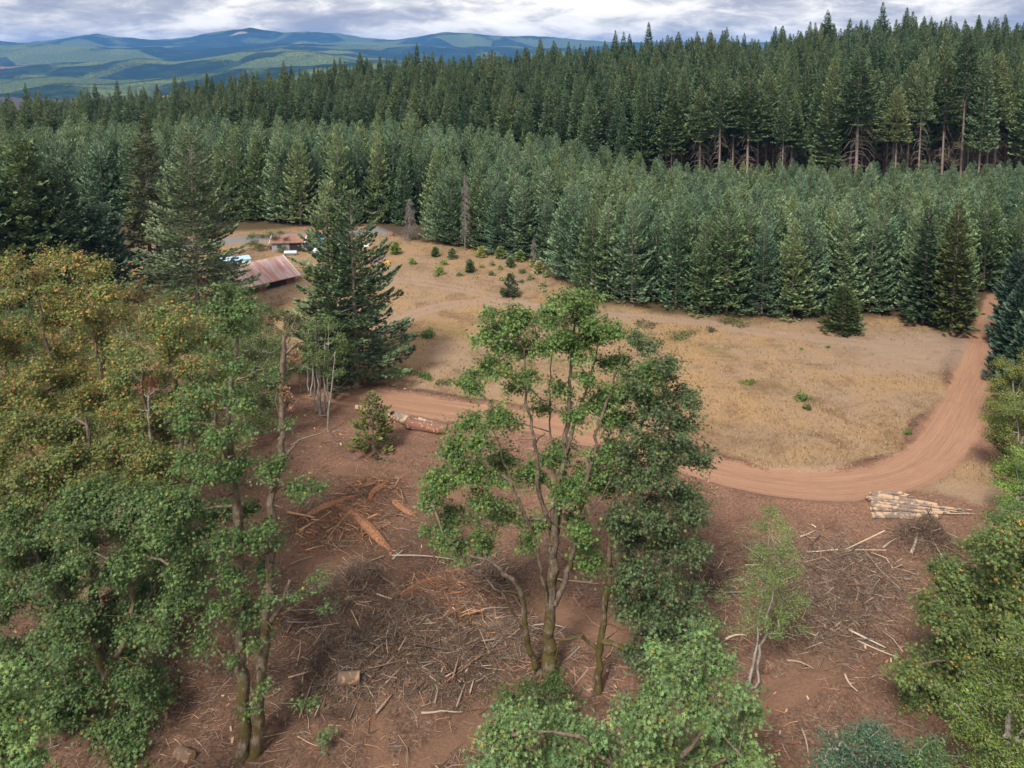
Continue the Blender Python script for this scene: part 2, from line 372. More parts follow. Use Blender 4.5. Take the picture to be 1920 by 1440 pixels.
def fc(a): return .25 * (a[:-1, :-1] + a[:-1, 1:] + a[1:, 1:] + a[1:, :-1]).reshape(-1)
cls = np.zeros(len(F), int)
cls[(fc(M['grass']) > .5) & (fc(M['floor']) < .5) & (fc(GY) < 260)] = 1
cls[(fc(M['track']) > .5) & (cls == 1)] = 2
cls[(fc(M['lane']) > .5)] = 3
cls[(fc(M['road']) > .5) & (fc(M['floor']) < .6)] = 4
for k, nm in enumerate(['ground', 'dry_grass_field', 'track', 'gravel_road', 'dirt_road']):
    f = F[cls == k]; u, inv = np.unique(f, return_inverse=True); inv = inv.reshape(f.shape)
    at_ = {a: M[a].reshape(-1)[u] for a in ('grass', 'road', 'track', 'lane', 'floor', 'red', 'path', 'slash')}
    rcv = np.stack([M['d'].reshape(-1)[u], M['run'].reshape(-1)[u], 0 * u], -1)
    o = mesh_obj(nm, V[u], inv, GROUND, smooth=True, attrs=at_, vecs={'rc': rcv}); o['kind'] = 'structure'
    o['label'] = {'ground': 'reddish brown churned soil of the logged clearing and forest floor', 'dry_grass_field': 'tan dry grass field between the dirt road and the firs',
                  'track': 'pale worn wheel track crossing the dry grass', 'gravel_road': 'grey gravel lane behind the farm buildings', 'dirt_road': 'reddish graded dirt road curving round the dry field'}[nm]

# ------------------------------------------------------------------ distant hills
def ridge(tab, Y):
    return np.array([az(x, y) for x, y in tab]), np.array([at(x, y, Y)[2] for x, y in tab])
R1 = ridge([(-600, 80), (0, 75), (60, 79), (120, 73), (160, 66), (195, 62), (230, 68), (290, 74), (330, 73), (370, 66), (420, 54), (450, 51), (480, 56), (520, 60), (570, 58), (640, 62), (690, 70), (760, 74), (800, 68), (840, 62), (870, 63), (910, 67), (980, 67), (1050, 72), (1150, 78), (2400, 76)], 11800)
R2 = ridge([(-600, 88), (0, 84), (60, 80), (150, 84), (200, 90), (280, 88), (360, 95), (440, 86), (520, 80), (600, 84), (680, 86), (760, 84), (1000, 90), (2400, 95)], 8600)
R3 = ridge([(-600, 130), (0, 122), (70, 118), (160, 112), (220, 108), (300, 116), (360, 110), (440, 99), (520, 93), (580, 96), (660, 106), (760, 110), (1000, 115), (2400, 120)], 5900)
R4 = ridge([(-600, 150), (0, 150), (100, 140), (200, 146), (330, 138), (430, 128), (560, 122), (700, 118), (1000, 122), (2400, 122)], 4300)
hx = np.linspace(-15500, 15500, 620); hy = np.concatenate([np.linspace(2300, 13500, 430)])
HX, HY = np.meshgrid(hx, hy)
wy = HY + fbm(HX, HY, 2600, 4, 61) * 1100; wa = (HX + fbm(HX, HY, 1500, 3, 67) * 260) / np.maximum(HY, 1)
def rz(R): return np.interp(wa, R[0], R[1])
r1, r2, r3, r4 = rz(R1), rz(R2), rz(R3), rz(R4)
kn = [(1800, -175 + 0 * r1), (3100, r4 - 75), (4300, r4 - 14), (5000, np.minimum(r4, r3) - 60), (5900, r3 - 16), (7200, np.minimum(r3, r2) - 75), (8600, r2 - 18), (10000, np.minimum(r1, r2) - 70), (11800, r1 - 16), (13600, r1 - 160), (16000, -200 + 0 * r1)]
HZ = np.full(HX.shape, -180.0)
for (y0, z0), (y1, z1) in zip(kn[:-1], kn[1:]):
    t = np.clip((wy - y0) / (y1 - y0), 0, 1); t = t * t * (3 - 2 * t); m = (wy >= y0) & (wy <= y1); HZ = np.where(m, z0 + (z1 - z0) * t, HZ)
HZ += fbm(HX, HY, 900, 5, 71, .6) * 30 - np.abs(fbm(HX, HY, 620, 4, 75, .55)) * 30 + 8
HZ += vnoise(HX / 55, HY / 55, 5) * 7 + vnoise(HX / 120, HY / 120, 6) * 10
I = np.arange(HX.size).reshape(HX.shape); Fh = np.stack([I[:-1, :-1], I[:-1, 1:], I[1:, 1:], I[1:, :-1]], -1).reshape(-1, 4)
m_, n_ = new_mat('hills'); P = n_.n('ShaderNodeNewGeometry').outputs['Position']; P2 = n_.scale(P, (1, 1, 0))
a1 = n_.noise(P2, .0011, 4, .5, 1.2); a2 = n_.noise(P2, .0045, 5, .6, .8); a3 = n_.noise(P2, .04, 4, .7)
c = n_.mix(n_.step(n_.math('ADD', a1, n_.math('MULTIPLY', n_.math('SUBTRACT', a3, .5), .25)), .515, .60), (.012, .032, .018), (.20, .24, .06))  # lighter greens paint in sun patches as well as young forest
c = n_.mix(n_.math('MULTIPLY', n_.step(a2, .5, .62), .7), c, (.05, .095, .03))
vo = n_.n('ShaderNodeTexVoronoi', {'Vector': n_.n('ShaderNodeVectorMath', {0: P2, 1: n_.n('ShaderNodeTexNoise', {'Vector': P2, 'Scale': .004, 'Detail': 3.0}).outputs['Color']}, operation='ADD').outputs[0], 'Scale': .0014}, feature='F1')
pick = n_.n('ShaderNodeSeparateColor', {'Color': vo.outputs['Color']}).outputs
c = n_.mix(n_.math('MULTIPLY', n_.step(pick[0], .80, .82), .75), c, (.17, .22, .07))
c = n_.mix(n_.math('MULTIPLY', n_.step(pick[1], .86, .87), .85), c, (.012, .03, .016))
cc = []
for (px, py, Yc, rx, ry, col) in [(448, 67, 11500, 120, 150, (.50, .38, .22)), (560, 75, 10900, 110, 120, (.50, .34, .22)), (285, 152, 3300, 180, 90, (.62, .38, .22)), (380, 168, 2700, 90, 70, (.5, .32, .22)), (20, 116, 5600, 120, 200, (.34, .20, .20))]:
    q = at(px, py, Yc); dv = n_.n('ShaderNodeVectorMath', {0: P2, 1: (q[0], q[1], 0)}, operation='SUBTRACT').outputs[0]
    ln = n_.n('ShaderNodeVectorMath', {0: n_.scale(dv, (1 / rx, 1 / ry, 0))}, operation='LENGTH').outputs['Value']
    c = n_.mix(n_.step(n_.math('ADD', ln, n_.math('MULTIPLY', n_.noise(P2, .012, 4, .6), .9)), 1.45, 1.3), c, col)
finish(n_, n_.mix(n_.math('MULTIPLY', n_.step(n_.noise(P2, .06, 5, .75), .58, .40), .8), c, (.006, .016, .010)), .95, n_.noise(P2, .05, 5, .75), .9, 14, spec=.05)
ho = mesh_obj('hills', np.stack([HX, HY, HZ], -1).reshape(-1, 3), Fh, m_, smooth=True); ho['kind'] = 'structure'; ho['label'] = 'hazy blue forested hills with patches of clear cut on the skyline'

# ------------------------------------------------------------------ geometry generators
def frames(d):
    """orthonormal u,v perpendicular to each direction d"""
    ref = np.where(np.abs(d[:, 2:3]) > .9, np.array([[1., .2, 0]]), np.array([[0, .0, 1.]]))
    u = norm(np.cross(d, ref)); v = np.cross(d, u); return u, v
def tubes(P0, P1, R0, R1, k=5, D0=None):
    n = len(P0); d = norm(P1 - P0); d0 = d if D0 is None else norm(D0)
    ang = np.arange(k) * 2 * pi / k; ca, sa = np.cos(ang)[None, :, None], np.sin(ang)[None, :, None]
    def ring(P, dd, R):
        # stable frame from a common reference so neighbouring rings line up
        ref = np.tile(np.array([[.31, .95, .05]]), (len(dd), 1)); u = norm(np.cross(dd, ref)); v = np.cross(dd, u)
        return P[:, None] + (u[:, None] * ca + v[:, None] * sa) * R[:, None, None]
    Vv = np.concatenate([ring(P0, d0, R0), ring(P1, d, R1)], 1).reshape(-1, 3)
    b = (np.arange(n) * 2 * k)[:, None]; i = np.arange(k)[None]; j = (i + 1) % k
    Fq = np.stack([b + i, b + j, b + k + j, b + k + i], -1).reshape(-1, 4)
    return Vv, Fq
def capped_tube(P, R, k=12, jit=0, rng=RNG):
    """one tube through points P; returns V, quads, end-cap tris, cap flag"""
    P = np.array(P, float); R = np.array(R, float); n = len(P); d = norm(np.gradient(P, axis=0))
    ref = np.array([.31, .2, .95]) if abs(d[0, 2]) < .8 else np.array([.9, .3, .05]); u = norm(np.cross(d, ref)); v = np.cross(d, u)
    a = np.arange(k) * 2 * pi / k; rr = R[:, None] * (1 + jit * rng.standard_normal((n, k)) * .5 + jit * rng.standard_normal((1, k)))
    Vv = (P[:, None] + u[:, None] * (np.cos(a)[None, :] * rr)[..., None] + v[:, None] * (np.sin(a)[None, :] * rr)[..., None]).reshape(-1, 3)
    i = np.arange(k); j = (i + 1) % k
    Fq = np.concatenate([np.stack([r * k + i, r * k + j, (r + 1) * k + j, (r + 1) * k + i], -1) for r in range(n - 1)])
    Vv = np.vstack([Vv, P[:1], P[-1:]]); c0, c1 = n * k, n * k + 1
    T = np.concatenate([np.stack([j, i, np.full(k, c0)], -1), np.stack([(n - 1) * k + i, (n - 1) * k + j, np.full(k, c1)], -1)])
    return Vv, Fq, T

MAPLE_T = []
_tips = [(0, 1.0), (58, .86), (122, .62), (-58, .86), (-122, .62)]; _order = [-122, -58, 0, 58, 122]
for i, a in enumerate(_order):
    L_ = dict(_tips)[a]; MAPLE_T.append((sin(radians(a)) * L_, cos(radians(a)) * L_))
    if i < 4:
        b = (a + _order[i + 1]) / 2; MAPLE_T.append((sin(radians(b)) * .34, cos(radians(b)) * .34))
MAPLE_T.append((0, -.22))
MAPLE_V = np.array([(0, 0, 0)] + [(x * .62, y * .62, -.10 * math.hypot(x, y)) for x, y in MAPLE_T]); _k = len(MAPLE_T)
MAPLE_F = np.array([(0, 1 + (i + 1) % _k, 1 + i) for i in range(_k)])
OVAL_V = np.array([(0, -.5, 0), (.27, -.05, -.06), (0, .55, -.02), (-.27, -.05, -.06)]); OVAL_F = np.array([(0, 1, 2, 3)])
def scatter(T, TF, P, N, size, col, rng, spin=None):
    """put template T at each P facing N"""
    n = len(P); N = norm(N); u, v = frames(N)
    a = rng.uniform(0, 2 * pi, n) if spin is None else spin; ca, sa = np.cos(a)[:, None], np.sin(a)[:, None]
    U = u * ca + v * sa; W = -u * sa + v * ca
    Vv = P[:, None] + (U[:, None] * T[None, :, 0:1] + W[:, None] * T[None, :, 1:2] + N[:, None] * T[None, :, 2:3]) * size[:, None, None]
    m = len(T); Ff = (TF[None] + (np.arange(n) * m)[:, None, None]).reshape(-1, TF.shape[1])
    return Vv.reshape(-1, 3), Ff, np.repeat(col, m, 0)

def conifer_arrays(seed, H, cb=.04, R=3.5, nb=260, ns=12, L=.9, tipup=.25, dead=0, thin=0.0, prof=.85, base=(.040, .072, .036), tip=(.085, .135, .065), rt=.22, wid=.34, bulge=.0, var=.40):
    rng = np.random.default_rng(seed)
    t = cb + (1 - cb) * np.sort(rng.uniform(0, 1, nb) ** .92) * .985
    q = (t - cb) / (1 - cb)
    ln = R * (np.clip(1 - q, 0.015, 1) ** prof) * (1 - np.exp(-(q + .10) * 9) * (.3 + bulge)) * (1.1 - var * rng.uniform(0, 1, nb) ** 1.3)
    sect = 1 + .16 * np.sin(rng.uniform(0, 6.28) + 2 * np.arange(nb) * 2.39996) ; ln *= sect
    azm = np.arange(nb) * 2.39996 + rng.normal(0, .35, nb)
    if thin: keep = rng.uniform(0, 1, nb) > thin; t, q, ln, azm = t[keep], q[keep], ln[keep], azm[keep]; nb = len(t)
    out = np.stack([np.cos(azm), np.sin(azm), 0 * azm], -1); side = np.stack([-np.sin(azm), np.cos(azm), 0 * azm], -1)
    pitch = -.32 + .95 * q ** 1.3 + rng.normal(0, .07, nb)
    lean = np.array([rng.normal(0, .01), rng.normal(0, .01)]) * H
    def bp(s, i):      # point on branch i at s
        l = ln[i]; z = t[i] * H + l * (pitch[i] * s + tipup * s ** 2.4)
        return np.stack([lean[0] * t[i] ** 2, lean[1] * t[i] ** 2, z], -1) + out[i] * (l * s)[:, None]
    cnt = np.maximum(3, (ns * (ln / R) ** .8 + 2).astype(int)); bi = np.repeat(np.arange(nb), cnt); n = len(bi)
    s = rng.uniform(.12, 1, n) ** .75; s[np.concatenate([[0], np.cumsum(cnt)[:-1]])] = 1.0
    sgn = rng.choice([-1., 1.], n); P = bp(s, bi); ds = .02; D = norm(bp(s + ds, bi) - P)
    lat = rng.uniform(.35, 1.15, n) * sgn * (s < .999)
    spr = (1.12 - s) * ln[bi] * .42                      # side twigs fan out: wide near the trunk, narrow at the tip
    P = P + side[bi] * (sgn * spr * rng.uniform(0, 1, n))[:, None] - np.array([0, 0, 1]) * (rng.uniform(0, .18, n) * L)[:, None]
    dirv = norm(D * np.cos(lat)[:, None] + side[bi] * np.sin(lat)[:, None] + np.array([0, 0, 1]) * rng.normal(.10, .22, n)[:, None])
    sz = L * rng.uniform(.65, 1.2, n) * np.clip(.30 + ln[bi] / R, .3, 1.0)
    up = norm(np.array([0, 0, 1.]) + rng.normal(0, .45, (n, 3))); wv = norm(np.cross(dirv, up)); nv = np.cross(wv, dirv)
    # each spray: a ragged six-point blade (two lateral teeth) folded along the middle
    T = np.array([(0, 0, 0), (.5, .30, -.10), (.38, .42, -.05), (.36, .78, -.06), (0, 1.0, .04), (-.36, .72, -.06), (-.38, .38, -.05), (-.5, .26, -.10), (0, .5, .05)])
    T[:, 0] *= wid * 2
    Vv = P[:, None] + (wv[:, None] * T[None, :, 0:1] + dirv[:, None] * T[None, :, 1:2] + nv[:, None] * T[None, :, 2:3]) * sz[:, None, None]
    TF = np.array([(0, 1, 2), (0, 2, 8), (8, 2, 3), (8, 3, 4), (8, 4, 5), (8, 5, 6), (8, 6, 0), (0, 6, 7)])
    Ff = (TF[None] + (np.arange(n) * 9)[:, None, None]).reshape(-1, 3)
    base = np.array(base); tip = np.array(tip)
    k = np.clip(rng.beta(1.6, 2.2, n) + rng.normal(0, .18, nb)[bi], 0, 1)[:, None]; c = base + (tip - base) * k
    c = np.repeat(c, 9, 0); c[4::9] *= 1.25
    # trunk
    zt = np.linspace(0, 1, 9); Pt = np.stack([lean[0] * zt ** 2, lean[1] * zt ** 2, zt * H * .985], -1); Pt[0, 2] = -.5
    Rt = rt * (1 - zt) ** .85 + .015; Rt[0] *= 1.25
    tv, tf, tc = capped_tube(Pt, Rt, 8); tv0 = [tv]; tf0 = [tf]; off = len(tv)
    # limbs inside the crown
    m = rng.uniform(0, 1, nb) < .5; bi2 = np.where(m)[0]; A = bp(np.zeros(len(bi2)), bi2); B = bp(np.full(len(bi2), .55), bi2); C = bp(np.full(len(bi2), .9), bi2)
    r0 = .016 * ln[bi2] + .01
    for a_, b_, ra, rb in ((A, B, r0, r0 * .6), (B, C, r0 * .6, r0 * .25)):
        vv, ff = tubes(a_, b_, ra, rb, 3); tv0.append(vv); tf0.append(ff + off); off += len(vv)
    if dead:                                             # dead drooping lower limbs
        td = rng.uniform(.12, cb + .05, dead); a2 = rng.uniform(0, 6.28, dead); o2 = np.stack([np.cos(a2), np.sin(a2), 0 * a2], -1); l2 = R * rng.uniform(.25, .75, dead)
        A = np.stack([0 * td, 0 * td, td * H], -1); B = A + o2 * (l2 * .6)[:, None] - np.array([0, 0, .12]) * l2[:, None]; C = B + o2 * (l2 * .4)[:, None] - np.array([0, 0, .5]) * l2[:, None]
        for a_, b_, r in ((A, B, .06), (B, C, .035)):
            vv, ff = tubes(a_, b_, np.full(dead, r), np.full(dead, r * .6), 3); tv0.append(vv); tf0.append(ff + off); off += len(vv)
    return (Vv.reshape(-1, 3), Ff, c), (np.vstack(tv0), np.vstack(tf0))
def conifer_meshes(name, *a, bark=FIRBARK, **k):
    (cv_, cf, cc_), (tv, tf) = conifer_arrays(*a, **k)
    c = mesh_obj('crown', cv_, cf, NEEDLE, cols=cc_); t = mesh_obj('trunk', tv, tf, bark, smooth=True)
    mc, mt = c.data, t.data; bpy.data.objects.remove(c); bpy.data.objects.remove(t); return mt, mc
def place_tree(name, pair, loc, rz, sc, label, cat, group=None):
    o = empty(name, loc, rz, label=label, cat=cat, group=group); o.scale = sc if hasattr(sc, '__len__') else (sc, sc, sc)
    for nm, me in zip(('trunk', 'crown'), pair):
        if me is None: continue
        c = bpy.data.objects.new(nm, me); S.collection.objects.link(c); c.parent = o
    return o

# --- broadleaf
GREEN = np.array([(.060, .125, .030), (.085, .165, .040), (.050, .115, .055), (.11, .18, .05)])
def broadleaf(name, base, stems, clusters, seed, label, cat='tree', group=None, leaf=.24, palette=GREEN, orange=0.0, ocol=(.50, .17, .035), per=21, spacing=.62,
              kind='maple', flat=.62, bark=MAPLEBARK, moss=(0, .7), tipr=.011, density=1.0, spray=.50, bare=0, twig=.45, limbs=14):
    """stems: polylines [(x,y,z,r)...] in world space; clusters: (x,y,z,r,dens)"""
    rng = np.random.default_rng(seed); base = np.array(base, float)
    N = []; par = []; rad = []; dirs = []
    for st in stems:
        st = np.array(st, float); st[:, :3] -= base; prev = -1
        if N:
            A = np.array(N); dd = np.linalg.norm(A - st[0, :3], axis=1)
            if dd.min() < 1.5: prev = int(dd.argmin())
        for i in range(len(st) - 1 if len(st) > 1 else 0):
            seg = np.linalg.norm(st[i + 1, :3] - st[i, :3]); m = max(2, int(seg / .55))
            for q in np.arange(0 if i == 0 else 1, m + 1) / m:
                p = st[i] * (1 - q) + st[i + 1] * q; j = rng.normal(0, .065, 3) * [1, 1, .3] * (q > 0) * (q < 1)
                N.append(p[:3] + j); par.append(prev); rad.append(p[3] * (.98 if p[3] > .12 else 1.0) * rng.uniform(.88, 1.12)); prev = len(N) - 1
    nst = len(N)
    N = np.array(N); T = []
    for (x, y, z, r, dn) in clusters:
        k = max(5, int(dn * density * (7 + 22 * r * r))); c = np.array([x, y, z]) - base
        v = norm(rng.normal(0, 1, (k, 3))) * (rng.uniform(0, 1, (k, 1)) ** .5); v[:, 2] = v[:, 2] * flat; v[:, 2] = np.where(v[:, 2] < 0, v[:, 2] * .7, v[:, 2])
        T.append(np.hstack([c + v * r * (1.02 + .33 * rng.normal(0, 1, (k, 1))), np.tile(c, (k, 1)), np.full((k, 1), dn)]))
    T = np.vstack(T)
    d0 = np.array([np.min(np.linalg.norm(N - t[:3], axis=1)) for t in T]); T = T[np.argsort(d0)]
    cap = nst + len(T) * 14 + 10; Q = np.full((cap, 3), 1e6); Q[:nst] = N; pa = np.zeros(cap, int); pa[:nst] = par; n = nst; tips = []
    for t in T:
        p = t[:3]; dq = Q[:n] - p; d = np.sqrt((dq ** 2).sum(1)) + 1.1 * np.maximum(dq[:, 2], 0) + .05 * np.abs(dq[:, 2])
        d[:nst] += 0.15
        i = int(d.argmin()); a = Q[i]; L = np.linalg.norm(p - a); m = min(12, max(1, int(L / .6)))
        bow = np.array([0, 0, 1.]) * L * rng.uniform(-.02, .16) + rng.normal(0, .05, 3) * L; prev = i
        for s in range(1, m + 1):
            f = s / m; Q[n] = a + (p - a) * f + bow * (4 * f * (1 - f)) * .6 + rng.normal(0, .03, 3); pa[n] = prev; prev = n; n += 1
        tips.append(n - 1)
    Q = Q[:n]; pa = pa[:n]; cnt = np.zeros(n); cnt[tips] = 1; big_child = np.full(n, -1); bc = np.zeros(n)
    for i in range(n - 1, 0, -1):
        p = pa[i]
        if p >= 0:
            cnt[p] += max(cnt[i], .3)
            if cnt[i] >= bc[p]: bc[p] = cnt[i]; big_child[p] = i
    R = tipr * np.maximum(cnt, 1) ** twig; R[:nst] = np.maximum(np.array(rad), np.minimum(R[:nst], np.array(rad) * 1.0)); R[nst:] = np.minimum(R[nst:], .16)
    # (stems drive the radius; limbs follow the pipe rule)
    idx = np.where(pa >= 0)[0]; pr = pa[idx]; main = big_child[pr] == idx
    main |= (idx < nst) & (pr == idx - 1)
    D = norm(Q[idx] - Q[pr]); Dall = np.zeros((n, 3)); Dall[idx] = D; Dall[Dall.sum(1) == 0] = (0, 0, 1)
    P0 = Q[pr]; R0 = np.where(main, R[pr], np.minimum(R[idx] * 1.25, R[pr])); R0 = np.minimum(R0, R[idx] * 2.2 + .01); D0 = np.where(main[:, None], Dall[pr], D)
    Vs, Fs, off = [], [], 0
    for sel, k in ((R[idx] > .06, 8), ((R[idx] <= .06) & (R[idx] > .02), 4), (R[idx] <= .02, 3)):
        if sel.any():
            vv, ff = tubes(P0[sel], Q[idx][sel], R0[sel], R[idx][sel], k, D0[sel]); Vs.append(vv); Fs.append(ff + off); off += len(vv)
    Vw = np.vstack(Vs); hgt = max(3., Vw[:, 2].max()); ms = moss[1] + (moss[0] - moss[1]) * np.clip(Vw[:, 2] / hgt * 1.4, 0, 1)
    root = empty(name, base, label=label, cat=cat, group=group)
    if limbs and kind == 'maple':
        cand = np.where((R[:nst] > .09) & (Q[:nst, 2] > 1.5) & (Q[:nst, 2] < hgt * .62))[0]
        if len(cand):
            c_ = rng.choice(cand, limbs); A = Q[c_]; aa_ = rng.uniform(0, 6.28, limbs); ll = rng.uniform(.6, 2.4, limbs); o_ = np.stack([np.cos(aa_), np.sin(aa_), rng.uniform(-.1, .35, limbs)], -1); lv, lf, lo = [], [], len(Vw)
            pts_ = [A, A + o_ * ll[:, None] * .4 + [0, 0, .1], A + o_ * ll[:, None] * .75 + rng.normal(0, .1, (limbs, 3)), A + o_ * ll[:, None] + rng.normal(0, .15, (limbs, 3)) - [0, 0, .1]]
            for q_ in range(3):
                r_ = .05 - .013 * q_; v_, f_ = tubes(pts_[q_], pts_[q_ + 1], np.full(limbs, r_), np.full(limbs, r_ - .012), 5); lv.append(v_); lf.append(f_ + lo); lo += len(v_)
            Vw = np.vstack([Vw] + lv); Fs = Fs + lf; ms = np.concatenate([ms, np.full(sum(len(x) for x in lv), .8)])
    mesh_obj('trunk', Vw, np.vstack(Fs), bark, root, smooth=True, attrs={'moss': ms})
    # leaves
    tp = np.array(tips); cen = T[:, 3:6]; dn = T[:, 6]; k = np.maximum(2, rng.poisson(per, len(tp))); rep = np.repeat(np.arange(len(tp)), k); m = len(rep)
    outw = norm(Q[tp] - cen + np.array([0, 0, .35])); ax = norm(outw * .6 + np.array([0, 0, .9]) + rng.normal(0, .25, (len(tp), 3)))[rep]
    pp = np.maximum(pa[tp], 0); gp_ = np.maximum(pa[pp], 0); td = norm(Q[tp] - Q[gp_] + rng.normal(0, .05, (len(tp), 3)))[rep]
    sr = (spray * rng.uniform(.55, 1.45, len(tp)))[rep]; u, v = frames(ax); rr = sr * np.sqrt(rng.uniform(0, 1, m)); aa = rng.uniform(0, 2 * pi, m); al = rng.uniform(-.5, 1.0, m) * sr * 1.5
    P = Q[tp][rep] + u * (rr * .72 * np.cos(aa))[:, None] + v * (rr * .72 * np.sin(aa))[:, None] - td * al[:, None] - ax * (rr ** 2 / sr * .35)[:, None] + rng.normal(0, .09, (m, 3))
    Nn = ax + (u * np.cos(aa)[:, None] + v * np.sin(aa)[:, None]) * (rr / sr)[:, None] * .6 + rng.normal(0, .5, (m, 3))
    pal = np.array(palette); w_ = rng.dirichlet(np.ones(len(pal)) * .8, len(tp)); cl = w_ @ pal
    cl = cl * rng.uniform(.75, 1.25, (len(tp), 1)); yl = rng.uniform(0, 1, m) < .02; col = cl[rep] * rng.uniform(.62, 1.38, (m, 1)) * (1 + rng.normal(0, .06, (m, 3)))
    col[yl] = np.array((.30, .26, .06)) * rng.uniform(.6, 1.2, (yl.sum(), 1))
    if orange > 0:
        oc = np.clip(rng.beta(.5, .5 / orange, len(tp)), 0, 1)[rep]; oc = np.where(oc < .15, 0, oc); hit = rng.uniform(0, 1, m) < oc * .85
        col[hit] = np.array(ocol) * rng.uniform(.6, 1.35, (hit.sum(), 1)) * (1 + rng.normal(0, .10, (hit.sum(), 3)))
    Tm, TF = (MAPLE_V, MAPLE_F) if kind == 'maple' else (OVAL_V, OVAL_F)
    vv, ff, ccx = scatter(Tm, TF, P, Nn, leaf * rng.uniform(.5, 1.3, m), np.clip(col, .005, 1), rng)
    mesh_obj('crown', vv, ff, LEAF, root, cols=ccx)
    return root
def stem_px(pts, Y0, Y1=None):
    """pixels (px,py,r) of a stem whose distance runs from Y0 at the foot to Y1 at the tip"""
    Y1 = Y0 if Y1 is None else Y1; n = len(pts); return [(*at(p[0], p[1], Y0 + (Y1 - Y0) * i / max(1, n - 1)), p[2]) for i, p in enumerate(pts)]
def clus(lst, Y, seed=0, spread=1.8):
    rng = np.random.default_rng(seed); out = []
    for c in lst:
        dy = c[3] if len(c) > 3 else rng.uniform(-spread, spread); dn = c[4] if len(c) > 4 else 1.0
        p = at(c[0], c[1], Y + dy); depth = depth_of(p); out.append((*p, c[2] / FPX * depth, dn))
    return out
def fill(poly, n, rpx, Y, seed, spread=2.5, dn=1.0, tilt=0.0):
    """n well-spread clusters inside a pixel outline"""
    rng = np.random.default_rng(seed); poly = np.array(poly, float); lo, hi = poly.min(0), poly.max(0); pts = []; tries = 0; md = rpx * 1.25
    while len(pts) < n and tries < 6000:
        tries += 1; p = rng.uniform(lo, hi)
        if not in_poly(p[0:1], p[1:2], poly)[0]: continue
        if pts and min(math.hypot(p[0] - q[0], p[1] - q[1]) for q in pts) < md: md *= .997; continue
        pts.append(p)
    cy = (lo[1] + hi[1]) / 2
    return clus([(p[0], p[1], rpx * rng.uniform(.75, 1.25), rng.uniform(-spread, spread) + tilt * (cy - p[1]) / 100, dn * rng.uniform(.7, 1.2)) for p in pts], Y, seed)

# ================================================================== FORESTS
def keep_clear(x, y, r=3.0):
    return seg_dist(np.array([x]), np.array([y]), ROAD)[0][0] > r + ROAD_W and seg_dist(np.array([x]), np.array([y]), LANE)[0][0] > r + 2
YF_A = [az(x, 320) for x in (-200, 300, 700, 1000, 1150, 1300, 1920, 2300)]; YF_V = [232, 236, 232, 224, 214, 205, 206, 206]
PL = [conifer_meshes('p', 100 + i, H=17.0, cb=.03, R=3.9 + .3 * (i % 3), nb=225, ns=44, L=.58, tipup=.46, prof=.84, var=.32, wid=.28, rt=.16,
      base=[(.060, .115, .052), (.070, .118, .046), (.052, .105, .054)][i % 3], tip=[(.29, .41, .22), (.30, .39, .18), (.25, .37, .21)][i % 3]) for i in range(9)]
TF_ = [conifer_meshes('f', 200 + i, H=34.0, cb=.30 + .04 * (i % 3), R=4.5 + .35 * (i % 3), nb=280, ns=28, L=.86, tipup=.26, prof=.95, var=.35, dead=16, rt=.30,
      base=(.050, .092, .044), tip=[(.19, .27, .11), (.16, .25, .12), (.22, .27, .10)][i % 3]) for i in range(8)]
TE_ = [conifer_meshes('e', 300 + i, H=36.0, cb=.48 + .06 * (i % 3), R=5.4 + .4 * (i % 3), nb=220, ns=38, L=.78, tipup=.26, prof=.85, dead=60, rt=.42, var=.4,
      base=(.07, .11, .05), tip=[(.24, .29, .11), (.21, .28, .13)][i % 2]) for i in range(7)]
